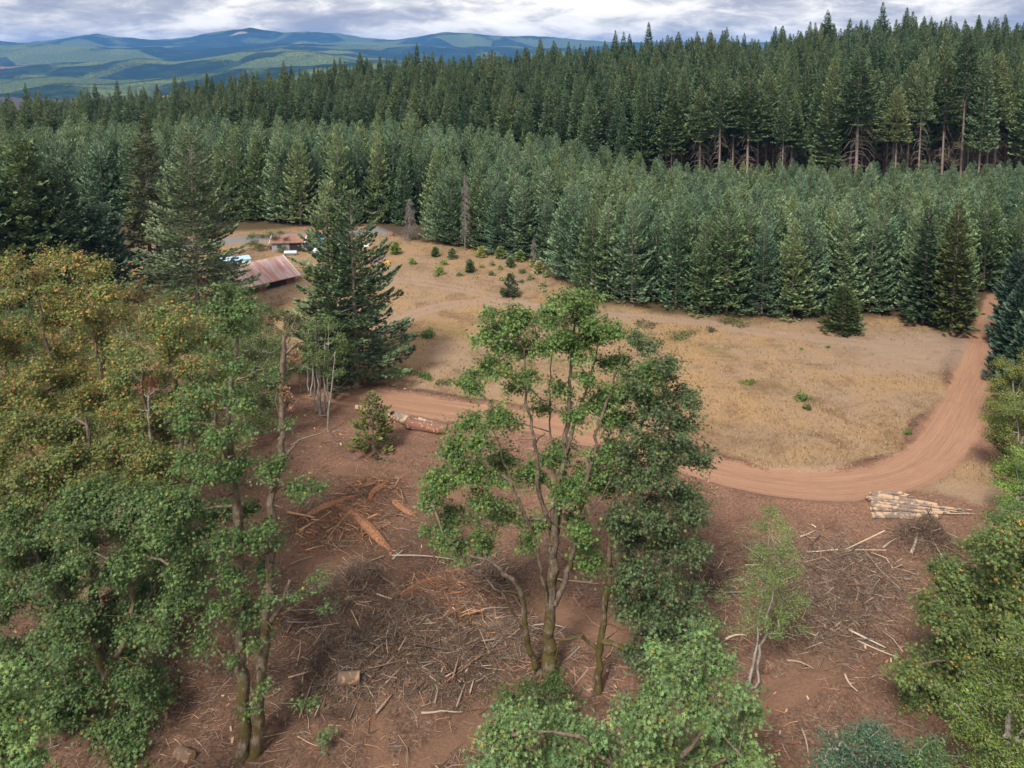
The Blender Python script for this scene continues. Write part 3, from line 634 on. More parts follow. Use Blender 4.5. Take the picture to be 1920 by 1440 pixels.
def gn_forest(name, pts, pairs, label, cat):
    """the far rest of a forest: one object that instances whole trees on points"""
    col = bpy.data.collections.new(name + '_sources')
    for i, (mt, mc) in enumerate(pairs):
        a = np.empty(len(mt.vertices) * 3, np.float32); mt.vertices.foreach_get('co', a); b = np.empty(len(mc.vertices) * 3, np.float32); mc.vertices.foreach_get('co', b)
        def faces(me):
            n = len(me.polygons); st = np.empty(n, np.int32); me.polygons.foreach_get('loop_start', st); vi = np.empty(len(me.loops), np.int32); me.loops.foreach_get('vertex_index', vi); k = len(me.loops) // n
            return vi.reshape(n, k)
        fa, fb = faces(mt), faces(mc) + len(mt.vertices); cc = np.ones((len(mt.vertices) + len(mc.vertices), 4), np.float32); cb = np.empty(len(mc.vertices) * 4, np.float32)
        mc.color_attributes['col'].data.foreach_get('color', cb); cc[len(mt.vertices):] = cb.reshape(-1, 4)
        o = mesh_obj('source', np.vstack([a.reshape(-1, 3), b.reshape(-1, 3)]), [fa, fb], [mt.materials[0], mc.materials[0]], cols=cc[:, :3], mids=[0] * len(fa) + [1] * len(fb))
        S.collection.objects.unlink(o); o.name = '%03d' % i; col.objects.link(o)
    P = np.array([p[:3] for p in pts]); me = bpy.data.meshes.new(name); me.vertices.add(len(P)); me.vertices.foreach_set('co', P.astype(np.float32).ravel())
    for k, j in (('rz', 3), ('sc', 4)):
        a = me.attributes.new(k, 'FLOAT', 'POINT'); a.data.foreach_set('value', np.array([p[j] for p in pts], np.float32))
    a = me.attributes.new('ix', 'INT', 'POINT'); a.data.foreach_set('value', np.array([p[5] for p in pts], np.int32)); me.update()
    o = bpy.data.objects.new(name, me); S.collection.objects.link(o)
    g = bpy.data.node_groups.new(name, 'GeometryNodeTree'); g.interface.new_socket('Geometry', in_out='INPUT', socket_type='NodeSocketGeometry'); g.interface.new_socket('Geometry', in_out='OUTPUT', socket_type='NodeSocketGeometry')
    N = NT(g); gi = N.n('NodeGroupInput'); ci = N.n('GeometryNodeCollectionInfo', {'Collection': col, 'Separate Children': True, 'Reset Children': True})
    def na(k, t): return N.n('GeometryNodeInputNamedAttribute', {'Name': k}, data_type=t).outputs['Attribute']
    rot = N.n('ShaderNodeCombineXYZ', {'Z': na('rz', 'FLOAT')}).outputs[0]; scl = N.n('ShaderNodeCombineXYZ', {'X': na('sc', 'FLOAT'), 'Y': na('sc', 'FLOAT'), 'Z': na('sc', 'FLOAT')}).outputs[0]
    ip = N.n('GeometryNodeInstanceOnPoints', {'Points': gi.outputs[0], 'Instance': ci.outputs[0], 'Pick Instance': True, 'Instance Index': na('ix', 'INT'), 'Rotation': rot, 'Scale': scl})
    N.n('NodeGroupOutput', {0: ip.outputs[0]}); md = o.modifiers.new('trees', 'NODES'); md.node_group = g
    tag(o, label, cat, kind='stuff'); return o

def grid_trees(sp, y0, y1, rng):
    out = []
    for iy, Y in enumerate(np.arange(y0, y1, sp)):
        w_ = .70 * Y + 16
        for X in np.arange(-w_, w_, sp): out.append((X + rng.uniform(-.38, .38) * sp + (iy % 2) * sp / 2, Y + rng.uniform(-.38, .38) * sp))
    return np.array(out)
rng = np.random.default_rng(11)
G = grid_trees(4.6, 95, 240, rng); ey = edge_y(G[:, 0], G[:, 1]); a = G[:, 0] / G[:, 1]; yf = np.interp(a, YF_A, YF_V)
d_road = seg_dist(G[:, 0], G[:, 1], ROAD)[0]; d_lane = seg_dist(G[:, 0], G[:, 1], LANE)[0]
ok = (G[:, 1] > ey + 1.5) & (G[:, 1] < yf) & (d_road > 5.2) & (d_lane > 5.5) & ~((a < az(760, 430)) & (G[:, 1] < 178))
G, ey, yf = G[ok], ey[ok], yf[ok]; PT = []
for (X, Y), e, f in zip(G, ey, yf):
    a = X / Y; q = (Y - e) / max(f - e, 1)
    H = np.interp(a, [az(0, 300), az(700, 300), az(1000, 400), az(1500, 400)], [20.5, 20.5, 16.5, 17]) * (1 - np.interp(a, [0, .25], [.05, .36]) * q) * rng.uniform(.80, 1.15) * (1 + .12 * float(fbm(np.array([X]), np.array([Y]), 18, 2, 55)[0]))
    PT.append((X, Y, H, Y - e))
# a few front-row trees stand where the photo shows them, so the edge reads as individual trees
PT.sort(key=lambda p: -(p[2] / p[1]) * (1 if p[3] < 8 else .62)); FRONT = PT[:290]; REST = PT[290:]
def lab_p(X, Y, d):
    a = X / Y; side = 'left of the dead snags' if a < az(760, 400) else ('behind the saplings' if a < az(1040, 480) else ('above the pale track' if a < az(1620, 560) else 'near the road entrance'))
    return ('dark green fir in the plantation front row %s' if d < 6 else 'pale topped young fir inside the plantation %s') % side
for X, Y, H, d in FRONT:
    l = lab_p(X, Y, d); place_tree('fir_tree', PL[rng.integers(len(PL))], (X, Y, float(ground_z(X, Y))), rng.uniform(0, 6.28), (rng.uniform(.85, 1.12) * (H / 17) ** .7,) * 2 + (H / 17,), l, 'fir tree', l)
gn_forest('fir_plantation', [(X, Y, float(ground_z(X, Y)), rng.uniform(0, 6.28), H / 17, rng.integers(len(PL))) for X, Y, H, d in REST], PL,
          'pale topped mass of young plantation firs behind the front rows', 'young forest')

G = grid_trees(7.0, 200, 535, rng); a = G[:, 0] / G[:, 1]; yf = np.interp(a, YF_A, YF_V); ok = (G[:, 1] > yf + 1) & (rng.uniform(0, 1, len(G)) > .06); G, a, yf = G[ok], a[ok], yf[ok]; FT = []
for (X, Y), aa, f in zip(G, a, yf):
    H = np.interp(aa, [az(0, 200), az(500, 200), az(1000, 150), az(1350, 150), az(1700, 150)], [23.5, 24.5, 27, 32, 35]) * rng.normal(1, .11) * (1 + .16 * float(fbm(np.array([X]), np.array([Y]), 40, 2, 56)[0]))
    if Y > 330: H *= np.interp(aa, [.1, .3], [1.0, .93])
    if rng.uniform() < .05: H *= 1.14
    edge = (Y - f < 20) and aa > az(1120, 320)
    FT.append((X, Y, H, edge))
FT.sort(key=lambda p: -(p[2] / p[1]) * (1.3 if p[3] else 1)); FIND, FREST = FT[:285], FT[285:]
for X, Y, H, e in FIND:
    aa = X / Y; part_ = 'on the left slope' if aa < az(700, 200) else ('in the middle of the slope' if aa < az(1150, 200) else 'on the right of the slope')
    l = ('tall fir with bare trunk at the old forest edge %s' if e else 'tall dark fir inside the old forest %s') % part_
    e = e and rng.uniform() < .62; mm = (TE_ if e else TF_); h0 = 36. if e else 34.; place_tree('tall_fir_tree', mm[rng.integers(len(mm))], (X, Y, float(ground_z(X, Y)) - .3), rng.uniform(0, 6.28), (rng.uniform(.55, 1.1) * (H / h0) ** .6,) * 2 + (H / h0,), l, 'fir tree', l)
gn_forest('fir_forest', [(X, Y, float(ground_z(X, Y)) - .3, rng.uniform(0, 6.28), H / 34, rng.integers(len(TF_))) for X, Y, H, e in FREST], TF_, 'dense dark fir forest covering the far slope up to the skyline', 'forest')

# ------------------------------------------------------------------ single conifers
def fir_px(px, py, ty, Rpx, seed, label, name='fir_tree', nb=420, ns=26, L=.75, Y=None, **k):
    b = gp(px, py) if Y is None else None
    if b is None:
        q = at(px, 700, Y); b = np.array([q[0], Y, float(ground_z(q[0], Y))])
    H = at(px, ty, b[1])[2] - b[2]; top = at(px, ty, b[1]); depth = depth_of(b + np.array([0, 0, H * .3])); R = Rpx / FPX * depth
    k.setdefault('cb', .05)
    pair = conifer_meshes(name, seed, H=H, R=R, nb=nb, ns=ns, L=L, **k)
    return place_tree(name, pair, b, 0.0, 1.0, label, 'fir tree', k.get('group'))
D1 = dict(base=(.060, .10, .046), tip=(.24, .32, .15))
fir_px(622, 712, 338, 88, 1, 'tall full fir left of a pair standing in the middle of the field edge', nb=200, ns=95, L=.56, prof=.62, rt=.32, tipup=.30, var=.6, **D1)
fir_px(668, 720, 350, 112, 2, 'tall broad fir right of a pair with long upswept branches over the field', nb=185, ns=120, L=.56, prof=.72, rt=.34, tipup=.32, var=.6, **D1)
fir_px(372, 600, 232, 132, 3, 'largest spreading fir standing in front of the rust roofed barn', nb=280, ns=120, L=.62, prof=.75, rt=.36, tipup=.28, var=.55, base=(.070, .11, .055), tip=(.24, .30, .15))
fir_px(284, 540, 208, 62, 4, 'tall drooping olive fir behind the largest fir', nb=300, ns=40, L=.8, prof=.8, rt=.36, tipup=.02, base=(.040, .060, .026), tip=(.12, .145, .06))
fir_px(62, 600, 262, 82, 5, 'broad dark fir at the left edge behind the orange maple', nb=380, ns=34, L=1.0, prof=.55, rt=.34, base=(.060, .10, .045), tip=(.20, .26, .10))
fir_px(-20, 620, 330, 80, 6, 'dark fir cut off by the left edge', nb=330, ns=30, L=1.0, prof=.6, base=(.055, .09, .05), tip=(.17, .23, .12))
fir_px(196, 575, 385, 62, 7, 'shorter blue green fir left of the parked car', nb=320, ns=28, L=.9, prof=.6, base=(.055, .10, .06), tip=(.17, .25, .15))
fir_px(122, 590, 300, 60, 8, 'narrow very dark fir between the broad fir and the shorter fir', nb=320, ns=24, L=.95, prof=.55, base=(.04, .075, .042), tip=(.12, .17, .09))
fir_px(1578, 622, 535, 42, 9, 'small olive fir standing alone in front of the plantation', nb=200, ns=16, L=.6, prof=.8, rt=.12, base=(.045, .070, .022), tip=(.11, .14, .045))
fir_px(1784, 622, 378, 48, 10, 'olive green fir in the front row left of the road entrance', nb=330, ns=18, L=.75, prof=.7, rt=.2, base=(.045, .070, .024), tip=(.11, .14, .05))
fir_px(1730, 607, 385, 42, 11, 'blue green fir beside the olive one', nb=300, ns=16, L=.8, prof=.75)
fir_px(956, 556, 512, 17, 12, 'dark sapling fir nearest the track among the field saplings', nb=110, ns=9, L=.5, prof=.8, rt=.06, base=(.05, .075, .035), tip=(.11, .15, .06))
fir_px(700, 848, 735, 52, 13, 'sparse yellowish young fir beside the red log', nb=120, ns=16, L=.55, prof=.75, rt=.07, thin=.2, base=(.08, .095, .025), tip=(.20, .21, .06))
for i, (px, py, ty, R, lb) in enumerate([(1905, 720, 520, 46, 'dark fir on the right verge of the dirt road'), (1938, 770, 560, 55, 'dark fir cut off by the right edge beside the road'), (1900, 655, 470, 40, 'fir to the right of the road entrance behind two others'),
                                         (1935, 640, 400, 44, 'tall fir at the right edge above the road entrance')]):
    fir_px(px, py, ty, R, 30 + i, lb, nb=380, ns=22, L=.8, prof=.65, base=(.035, .072, .05), tip=(.10, .16, .105))

# dead grey snags in the plantation edge
def dead_conifer(px, py, ty, seed, label, R=1.8, n=170, col=GREYBARK):
    rng = np.random.default_rng(seed); b = gp(px, py); H = at(px, ty, b[1])[2] - b[2]
    zt = np.linspace(0, 1, 8); P = np.stack([0 * zt, 0 * zt, zt * H], -1); tv, tf, _ = capped_tube(P, .12 * (1 - zt) + .015, 7)
    t = rng.uniform(.15, 1, n); a_ = rng.uniform(0, 6.28, n); l = R * (1.05 - t) ** .6 * rng.uniform(.4, 1, n); o2 = np.stack([np.cos(a_), np.sin(a_), -.3 + 0 * a_], -1)
    A = np.stack([0 * t, 0 * t, t * H], -1); B = A + o2 * l[:, None] * .6; C = B + o2 * l[:, None] * .4 - np.array([0, 0, .35]) * l[:, None]
    Vs, Fs, off = [], [], 0; tw = []
    for a0, b0, r in ((A, B, .045), (B, C, .03)):
        v, f = tubes(a0, b0, np.full(n, r), np.full(n, r * .6), 3); Vs.append(v); Fs.append(f + off); off += len(v)
    k = 6; rep = np.repeat(np.arange(n), k); A2 = A[rep] + (C - A)[rep] * rng.uniform(.3, 1, (n * k, 1)); B2 = A2 + rng.normal(0, .35, (n * k, 3)) - np.array([0, 0, .25]); v, f = tubes(A2, B2, np.full(n * k, .016), np.full(n * k, .008), 3); Vs.append(v); Fs.append(f + off)
    o = empty('dead_tree', b, label=label, cat='dead tree'); mesh_obj('trunk', tv, tf, col, o, smooth=True); mesh_obj('branches', np.vstack(Vs), np.vstack(Fs), col, o)
    return o
dead_conifer(872, 470, 328, 1, 'pale grey dead fir at the plantation edge')
dead_conifer(768, 452, 372, 2, 'shorter brownish dead fir near the gravel lane', R=2.6)
dead_conifer(1000, 500, 445, 3, 'thin dead fir stub above the saplings', R=1.2, n=50)

# ------------------------------------------------------------------ bushes and saplings of the field
def bush(name, px, py, wpx, hpx, seed, label, pal, cat='bush', group=None, n=None, leaf=.3):
    rng = np.random.default_rng(seed); b = gp(px, py); b[2] = float(gz(b[0], b[1])); depth = depth_of(b); r = wpx / 2 / FPX * depth; h = hpx / FPX * depth * 1.05
    h = max(h - r * .3, .25); n = n or int(260 * max(r, .5) * max(h, .6)); n = min(n, 2600)
    lobes = rng.normal(0, 1, (7, 3)) * [.45, .45, .2] * np.array([r, r, h]) + np.array([0, 0, h * .45]); which = rng.integers(7, size=n)
    d = norm(rng.normal(0, 1, (n, 3))) * (rng.uniform(0, 1, (n, 1)) ** .4) * rng.uniform(.7, 1.1, (n, 1)); P = lobes[which] * .8 + d * np.array([r * .62, r * .62, h * .55]); P[:, 2] = np.abs(P[:, 2]) + .03
    col = np.array(pal)[rng.integers(len(pal), size=n)] * rng.uniform(.6, 1.35, (n, 1)); vv, ff, cc = scatter(OVAL_V, OVAL_F, P, d + np.array([0, 0, .8]) + rng.normal(0, .4, (n, 3)), leaf * rng.uniform(.6, 1.3, n), col, rng)
    o = empty(name, b, label=label, cat=cat, group=group); mesh_obj('foliage', vv, ff, LEAF, o, cols=cc)
    m = 9; a_ = rng.uniform(0, 6.28, m); tv, tf = tubes(np.zeros((m, 3)) - [0, 0, .1], np.stack([np.cos(a_) * r * .5, np.sin(a_) * r * .5, np.full(m, h * .75)], -1), np.full(m, .035), np.full(m, .012), 4); mesh_obj('stem', tv, tf, FIRBARK, o)
    return o
SAP = [(742, 476, 20, 22, 0), (773, 496, 18, 18, 1), (816, 481, 14, 18, 2), (848, 485, 17, 20, 3), (824, 516, 24, 24, 4), (832, 496, 15, 14, 5), (881, 510, 16, 24, 6), (861, 518, 15, 12, 7), (902, 502, 13, 10, 8), (921, 498, 16, 12, 9), (938, 505, 14, 10, 10),
       (902, 482, 18, 20, 11), (922, 516, 14, 11, 12), (957, 500, 20, 18, 13), (975, 490, 18, 20, 14), (938, 484, 20, 22, 15), (978, 512, 16, 12, 16), (995, 524, 18, 14, 17), (1000, 500, 18, 18, 18), (1010, 512, 22, 22, 19), (960, 520, 14, 12, 20), (940, 526, 12, 10, 21), (977, 530, 12, 9, 22), (1018, 538, 20, 12, 23), (893, 521, 8, 5, 24), (1024, 520, 18, 16, 25)]
desc = ['dense bright green', 'rounded yellow green', 'narrow dark green', 'upright green', 'largest yellow green', 'small pale green', 'dark cone shaped', 'low pale green']
for px, py, w_, h_, i in SAP:
    pal = [[(.14, .19, .04), (.21, .25, .06)], [(.20, .24, .07), (.28, .30, .10)], [(.06, .11, .04), (.10, .15, .06)], [(.17, .20, .08), (.25, .27, .13)]][[0, 1, 2, 3, 1, 1, 2, 3, 1, 3][i % 10]]
    where = 'near the gravel lane' if px < 800 else ('in the open grass left of the sapling group' if px < 890 else ('in the sapling group against the firs' if py < 505 else 'at the lower side of the sapling group'))
    rng = np.random.default_rng(500 + i); b = gp(px, py); depth = depth_of(b); H = h_ / FPX * depth
    if i in (0, 2, 3, 6, 11, 13, 14, 15, 19):
        pr = conifer_meshes('s', 500 + i, H=H, cb=.02, R=w_ / 2 / FPX * depth, nb=90, ns=9, L=.45, prof=.6, rt=.05, base=pal[0], tip=tuple(1.5 * x for x in pal[1]))
        l = '%s sapling fir %s' % (desc[i % 8], where); place_tree('sapling_tree', pr, b, 0, 1, l, 'sapling', l)
    else:
        l = '%s sapling bush %s' % (desc[i % 8], where); bush('sapling_bush', px, py, w_, h_, 500 + i, l, [tuple(x * 1.1 for x in p) for p in pal], 'sapling', l)
BG = [(.09, .15, .03), (.14, .20, .045)]; BO = [(.15, .16, .05), (.11, .13, .045)]
for i, (px, py, w_, h_, lb, pal) in enumerate([(802, 630, 38, 20, 'bright green broom bush on the grass left of the centre maple', BG), (920, 682, 40, 26, 'green bush just left of the centre maple crown', BG),
        (790, 706, 40, 14, 'low dark green bush at the left end of the lower field', BG), (760, 700, 50, 12, 'flat green bush beside the paired firs', BG), (836, 718, 34, 12, 'low broad bush nearest the red log', BO), (805, 712, 16, 12, 'tiny round green bush between two low ones', BG),
        (1280, 632, 60, 16, 'long low green bush below the pale track', BO), (1333, 620, 24, 9, 'small grey brown bush on the track edge', [(.12, .10, .07), (.09, .08, .05)]), (1506, 752, 26, 20, 'bright green bush in the middle of the dry field', BG),
        (1514, 768, 20, 14, 'dull grey green bush just below the bright one', BO), (1403, 718, 34, 8, 'flat yellow green weeds left in the dry field', [(.14, .18, .04)]), (1370, 606, 60, 18, 'yellow green shrub at the foot of the plantation', BO),
        (1552, 652, 8, 6, 'tiny dark bush above the dry field', BG), (1502, 655, 8, 5, 'tiny bush left of the other tiny bush', BG), (1702, 816, 14, 8, 'small green tuft near the inside of the bend', BG), (1215, 612, 50, 10, 'low brown bush at the track behind the maple', [(.14, .11, .06)]), (890, 642, 20, 6, 'yellow weed patch', [(.25, .22, .04)])]):
    if i < 16: bush('bush', px, py, w_, h_, 600 + i, lb, pal)

# ================================================================== BROADLEAF TREES
G_MAPLE = [(.115, .19, .050), (.15, .23, .06), (.085, .15, .05), (.19, .26, .07)]
G_BLUE = [(.105, .155, .055), (.135, .19, .068), (.085, .13, .048), (.165, .205, .06)]
G_OLIVE = [(.16, .195, .052), (.21, .235, .062), (.13, .18, .055), (.25, .235, .07)]
G_LIGHT = [(.15, .235, .065), (.19, .27, .07), (.11, .20, .07), (.22, .26, .06)]
G_YEL = [(.18, .215, .045), (.135, .18, .045), (.24, .25, .05), (.095, .145, .045)]
OR = (.47, .23, .085)

# centre maple (three stems)
b = gp(1030, 1270); Y = b[1]
broadleaf('maple_tree', b, [stem_px([(1030, 1275, .50), (1029, 1180, .40), (1035, 1080, .34), (1040, 960, .28), (1055, 880, .22), (1064, 800, .17), (1070, 700, .11), (1076, 620, .07), (1088, 575, .04)], Y, Y + .5),
    stem_px([(1036, 1000, .20), (1012, 930, .15), (1006, 850, .12), (990, 770, .09), (984, 690, .07), (972, 620, .04)], Y, Y - 1.5),
    stem_px([(1044, 1130, .22), (1070, 1060, .18), (1082, 980, .15), (1106, 880, .12), (1122, 800, .09), (1148, 720, .07), (1168, 670, .04)], Y, Y - 1.0),
    stem_px([(1006, 1262, .22), (988, 1194, .19), (977, 1115, .17), (961, 1086, .14), (911, 1048, .10), (873, 1040, .06)], Y, Y - 1.5),
    stem_px([(1030, 1150, .12), (1015, 1080, .10), (1000, 1000, .085), (965, 920, .07), (940, 850, .05), (915, 770, .03)], Y, Y - 2), stem_px([(1040, 1040, .10), (1052, 960, .09), (1035, 860, .07), (1030, 760, .05), (1035, 640, .03)], Y, Y + 1.5),
    stem_px([(1072, 1050, .10), (1095, 970, .085), (1130, 930, .06), (1160, 870, .04)], Y, Y - 1.2), stem_px([(988, 1194, .10), (940, 1110, .08), (880, 1060, .05), (830, 1000, .03)], Y, Y - 2),
    stem_px([(1055, 880, .12), (1075, 800, .10), (1100, 730, .08), (1120, 650, .05)], Y, Y + 1.5)],
  clus([(1090, 562, 42), (1035, 585, 42), (975, 592, 42), (932, 612, 34), (1110, 605, 40), (1045, 640, 40), (975, 650, 38), (1085, 650, 36), (915, 585, 16), (1150, 618, 26), (1160, 680, 40), (1195, 720, 40, -1), (1130, 745, 36), (1215, 690, 30),
        (905, 690, 28), (880, 715, 20), (885, 790, 32), (930, 775, 28), (850, 845, 36), (825, 895, 36), (880, 880, 40), (940, 865, 34), (905, 940, 38), (1000, 890, 30, 1), (1050, 845, 34, 1), (800, 935, 26), (840, 985, 32, 0, .7), (900, 1000, 30, 0, .6),
        (1060, 925, 38, -1), (1090, 990, 34, -1), (1100, 895, 42, 1), (1145, 845, 42, 0), (1115, 1050, 28, 0), (1000, 985, 28, 0, .6), (950, 960, 30, 0, .6), (1010, 760, 24, 1, .6), (960, 720, 26, 1, .6), (1045, 725, 26, 0, .7), (1140, 905, 34), (1165, 785, 36), (1075, 780, 26, 0, .7), (860, 1020, 26, 0, .5)], Y, 1) + fill([(905, 590), (960, 555), (1070, 540), (1130, 560), (1150, 620), (1240, 680), (1250, 760), (1180, 800), (1150, 900), (1130, 1050), (1080, 1080), (1050, 1010), (960, 1020), (850, 1030), (790, 1000), (780, 930), (830, 850), (880, 780), (870, 720), (890, 680), (905, 640)], 34, 27, Y, 71, 2.2, .75),
  51, 'tall bright green maple with three pale mossy stems standing in the centre of the clearing', palette=G_MAPLE, orange=.006, leaf=.235, per=26, moss=(-.1, .75), density=1.3)
# darker maple beside it
b = gp(1120, 1297); Y = b[1]
broadleaf('maple_tree', b, [stem_px([(1121, 1300, .30), (1125, 1215, .22), (1134, 1131, .20), (1142, 1056, .18), (1140, 977, .16), (1155, 930, .14), (1180, 860, .11), (1210, 780, .08), (1230, 700, .05)], Y, Y + .5),
    stem_px([(1134, 1131, .14), (1170, 1050, .12), (1200, 960, .10), (1245, 880, .07), (1280, 800, .04)], Y, Y + 1),
    stem_px([(1125, 1225, .12), (1090, 1190, .09), (1050, 1200, .07), (1040, 1240, .05)], Y, Y)],
  clus([(1215, 640, 32, 2), (1190, 625, 16, 2), (1250, 690, 42, 1), (1290, 735, 36, 1), (1215, 745, 46, 0), (1268, 790, 50, 0), (1205, 820, 46, -1), (1298, 845, 36, 0), (1240, 880, 52, -1), (1180, 905, 40, -1), (1285, 930, 46, 0), (1220, 965, 52, -1), (1302, 965, 34, 0),
        (1165, 985, 38, -1), (1260, 1020, 50, 0), (1195, 1055, 46, -1), (1250, 1090, 50, -1), (1225, 1140, 50, -1), (1288, 1150, 34, 0), (1185, 1150, 34, -2), (1255, 1190, 46, -1), (1300, 1020, 26, 0), (1310, 1205, 36, -1), (1200, 1220, 40, -1, .8), (1275, 1250, 44, 0), (1190, 1000, 40, 1), (1240, 840, 44, 2), (1160, 1110, 26, -2)], Y, 2) + fill([(1190, 650), (1260, 660), (1320, 760), (1330, 1000), (1330, 1200), (1280, 1260), (1170, 1230), (1150, 1080), (1170, 900), (1180, 780)], 22, 32, Y, 72, 2.4, .8),
  52, 'dense dark blue green maple right behind the centre maple', palette=[(.072, .130, .058), (.095, .160, .070), (.055, .105, .050), (.12, .18, .07), (.11, .13, .05)], orange=.012, leaf=.225, moss=(.3, .9), density=1.15, per=24)
# understory at the foot of the centre maple
b = gp(1010, 1335)
broadleaf('shrub', b, [stem_px([(1010, 1335, .06), (1005, 1290, .03)], b[1])], clus([(985, 1290, 30), (1035, 1285, 30), (960, 1315, 26), (1010, 1330, 34), (1065, 1320, 28), (1040, 1270, 24), (940, 1290, 16, 0, .5)], b[1] - .5, 3, 1.0), 53,
  'dark green undergrowth at the foot of the centre maple', 'shrub', palette=[(.05, .12, .03), (.07, .14, .04)], leaf=.17, tipr=.006)
# near crown rising from the bottom edge
Yn = near_y(22.5); q = at(1250, 1440, Yn)
broadleaf('maple_tree', (q[0], Yn, gz(q[0], Yn)), [[(q[0], Yn, float(gz(q[0], Yn)) - .3, .34), (*at(1240, 1500, Yn), .24), (*at(1250, 1400, Yn), .16), (*at(1235, 1290, Yn), .08)],
    [(*at(1240, 1500, Yn), .15), (*at(1160, 1440, Yn), .11), (*at(1085, 1380, Yn - 1), .08), (*at(990, 1370, Yn - 1), .04)], [(*at(1250, 1450, Yn), .14), (*at(1310, 1380, Yn), .10), (*at(1350, 1330, Yn), .05)]],
  clus([(1236, 1215, 26), (1250, 1262, 44), (1300, 1275, 46), (1230, 1325, 50), (1330, 1335, 50), (1385, 1300, 34), (1412, 1335, 22), (1180, 1340, 44), (950, 1330, 30), (925, 1372, 26), (985, 1345, 40, 0), (1045, 1350, 40), (1100, 1365, 40), (960, 1405, 50), (1040, 1415, 56), (1130, 1415, 56), (1220, 1410, 60),
        (1310, 1410, 60), (1380, 1390, 44), (1425, 1430, 40), (920, 1440, 36), (1000, 1480, 60, 0), (1120, 1490, 60, 0), (1240, 1490, 60, 0), (1350, 1490, 60, 0), (1290, 1230, 30, 1), (1345, 1235, 36, 1.5), (1310, 1185, 26, 2)], Yn, 4, 1.4),
  54, 'light green maple crown rising from the bottom edge below the centre maple', palette=[(.15, .235, .090), (.19, .275, .10), (.12, .20, .09), (.24, .29, .085)], orange=.006, leaf=.25, density=1.3, per=22, moss=(.1, .8))
# slender pale birch to the right
b = gp(1412, 1290); Y = b[1]
broadleaf('birch_tree', b, [stem_px([(1405, 1292, .10), (1415, 1230, .08), (1425, 1150, .06), (1435, 1060, .045), (1448, 950, .02)], Y, Y + 1), stem_px([(1416, 1288, .09), (1432, 1200, .07), (1450, 1110, .05), (1462, 1020, .02)], Y, Y - .5)],
  clus([(1450, 958, 24), (1432, 985, 30), (1472, 990, 28), (1425, 1025, 32), (1470, 1030, 34), (1410, 1060, 30), (1450, 1070, 40), (1490, 1070, 26), (1405, 1105, 30), (1445, 1115, 40), (1495, 1115, 28), (1390, 1140, 22, 0, .7), (1430, 1155, 34, 0, .8), (1480, 1155, 32, 0, .8), (1510, 1175, 16, 0, .6),
        (1460, 1185, 26, 0, .6), (1400, 1180, 22, 0, .5), (1350, 1120, 18, 1, .5), (1345, 1165, 22, 1, .4), (1375, 1090, 20, 1, .5)], Y, 5, 1.2),
  55, 'slender light green birch with airy crown right of the centre trees', palette=[(.19, .25, .07), (.24, .30, .085), (.15, .21, .065)], leaf=.10, kind='oval', per=44, spray=.5, bark=ALDERBARK, tipr=.006, density=.7, moss=(0, .2))

# left: twin mossy trunks
Y = near_y(31.0); x0 = at(462, 1440, Y)[0]; g0 = float(gz(x0, Y)); ft = (x0, Y, g0)
broadleaf('maple_tree', ft, [[(x0, Y, g0 - .3, .48), *stem_px([(458, 1440, .44), (454, 1319, .36), (452, 1215, .32), (450, 1090, .28), (446, 965, .25), (437, 902, .22), (433, 852, .18), (428, 780, .14), (438, 700, .11), (448, 620, .08), (456, 565, .05)], Y, Y)],
    [(x0 + .5, Y - .1, g0 - .3, .44), *stem_px([(479, 1440, .40), (487, 1298, .32), (496, 1194, .28), (504, 1090, .26), (510, 1015, .25), (506, 944, .24), (518, 902, .18)], Y, Y)],
    stem_px([(512, 925, .22), (524, 870, .19), (528, 780, .17), (530, 700, .15), (533, 655, .13), (534, 628, .12)], Y, Y), stem_px([(533, 668, .09), (545, 655, .07), (557, 643, .06)], Y, Y), stem_px([(528, 790, .07), (520, 730, .05), (522, 690, .03)], Y, Y), stem_px([(530, 700, .05), (552, 690, .04), (558, 672, .02)], Y, Y),
    stem_px([(518, 902, .16), (541, 848, .10), (560, 825, .07), (605, 812, .04)], Y, Y), stem_px([(504, 1180, .16), (530, 1130, .14), (545, 1085, .09)], Y, Y), stem_px([(450, 1130, .14), (425, 1135, .10), (380, 1150, .06)], Y, Y), stem_px([(437, 902, .12), (415, 830, .1), (400, 760, .06)], Y, Y - 1)],
  clus([(432, 548, 40), (458, 572, 34), (405, 575, 34), (425, 612, 32), (462, 610, 22), (380, 735, 36), (430, 740, 36, 0, .7), (345, 790, 40), (410, 815, 42), (478, 790, 26, 0, .5), (445, 868, 38), (503, 880, 34), (558, 912, 28), (600, 908, 18), (392, 880, 40), (412, 958, 38), (470, 950, 26), (350, 945, 42), (410, 1010, 40), (480, 1010, 30),
        (362, 1050, 40), (430, 1070, 36), (495, 1062, 24), (330, 1120, 40), (400, 1140, 36), (462, 1150, 34), (492, 1188, 24), (555, 1110, 24, 0, .25), (598, 1085, 22, 0, .25), (620, 1140, 22, 0, .2), (380, 1200, 36, 0, .7), (620, 1370, 24, 0, .12), (580, 1310, 22, 0, .12), (520, 700, 24, 0, .4), (350, 860, 36), (300, 1000, 36), (440, 690, 22, -1, .8), (415, 665, 24, 0, .7), (455, 760, 22, -1, .8), (425, 890, 24, -1, .8), (455, 1010, 22, -1, .8), (500, 985, 22, -1, .7), (445, 1120, 22, -1, .7), (505, 1125, 20, -1, .5), (470, 1210, 18, -1, .5), (500, 1290, 16, -1, .35), (440, 1240, 18, -1, .4), (530, 1010, 18, 0, .4), (470, 1330, 14, -1, .3), (525, 860, 18, 0, .5), (545, 790, 14, 0, .3)], Y, 6),
  56, 'tall maple with twin mossy trunks, a broken pale top and patchy leaves', palette=G_BLUE + [(.11, .18, .045)], orange=.02, leaf=.215, per=25, moss=(.2, .68), density=1.0)
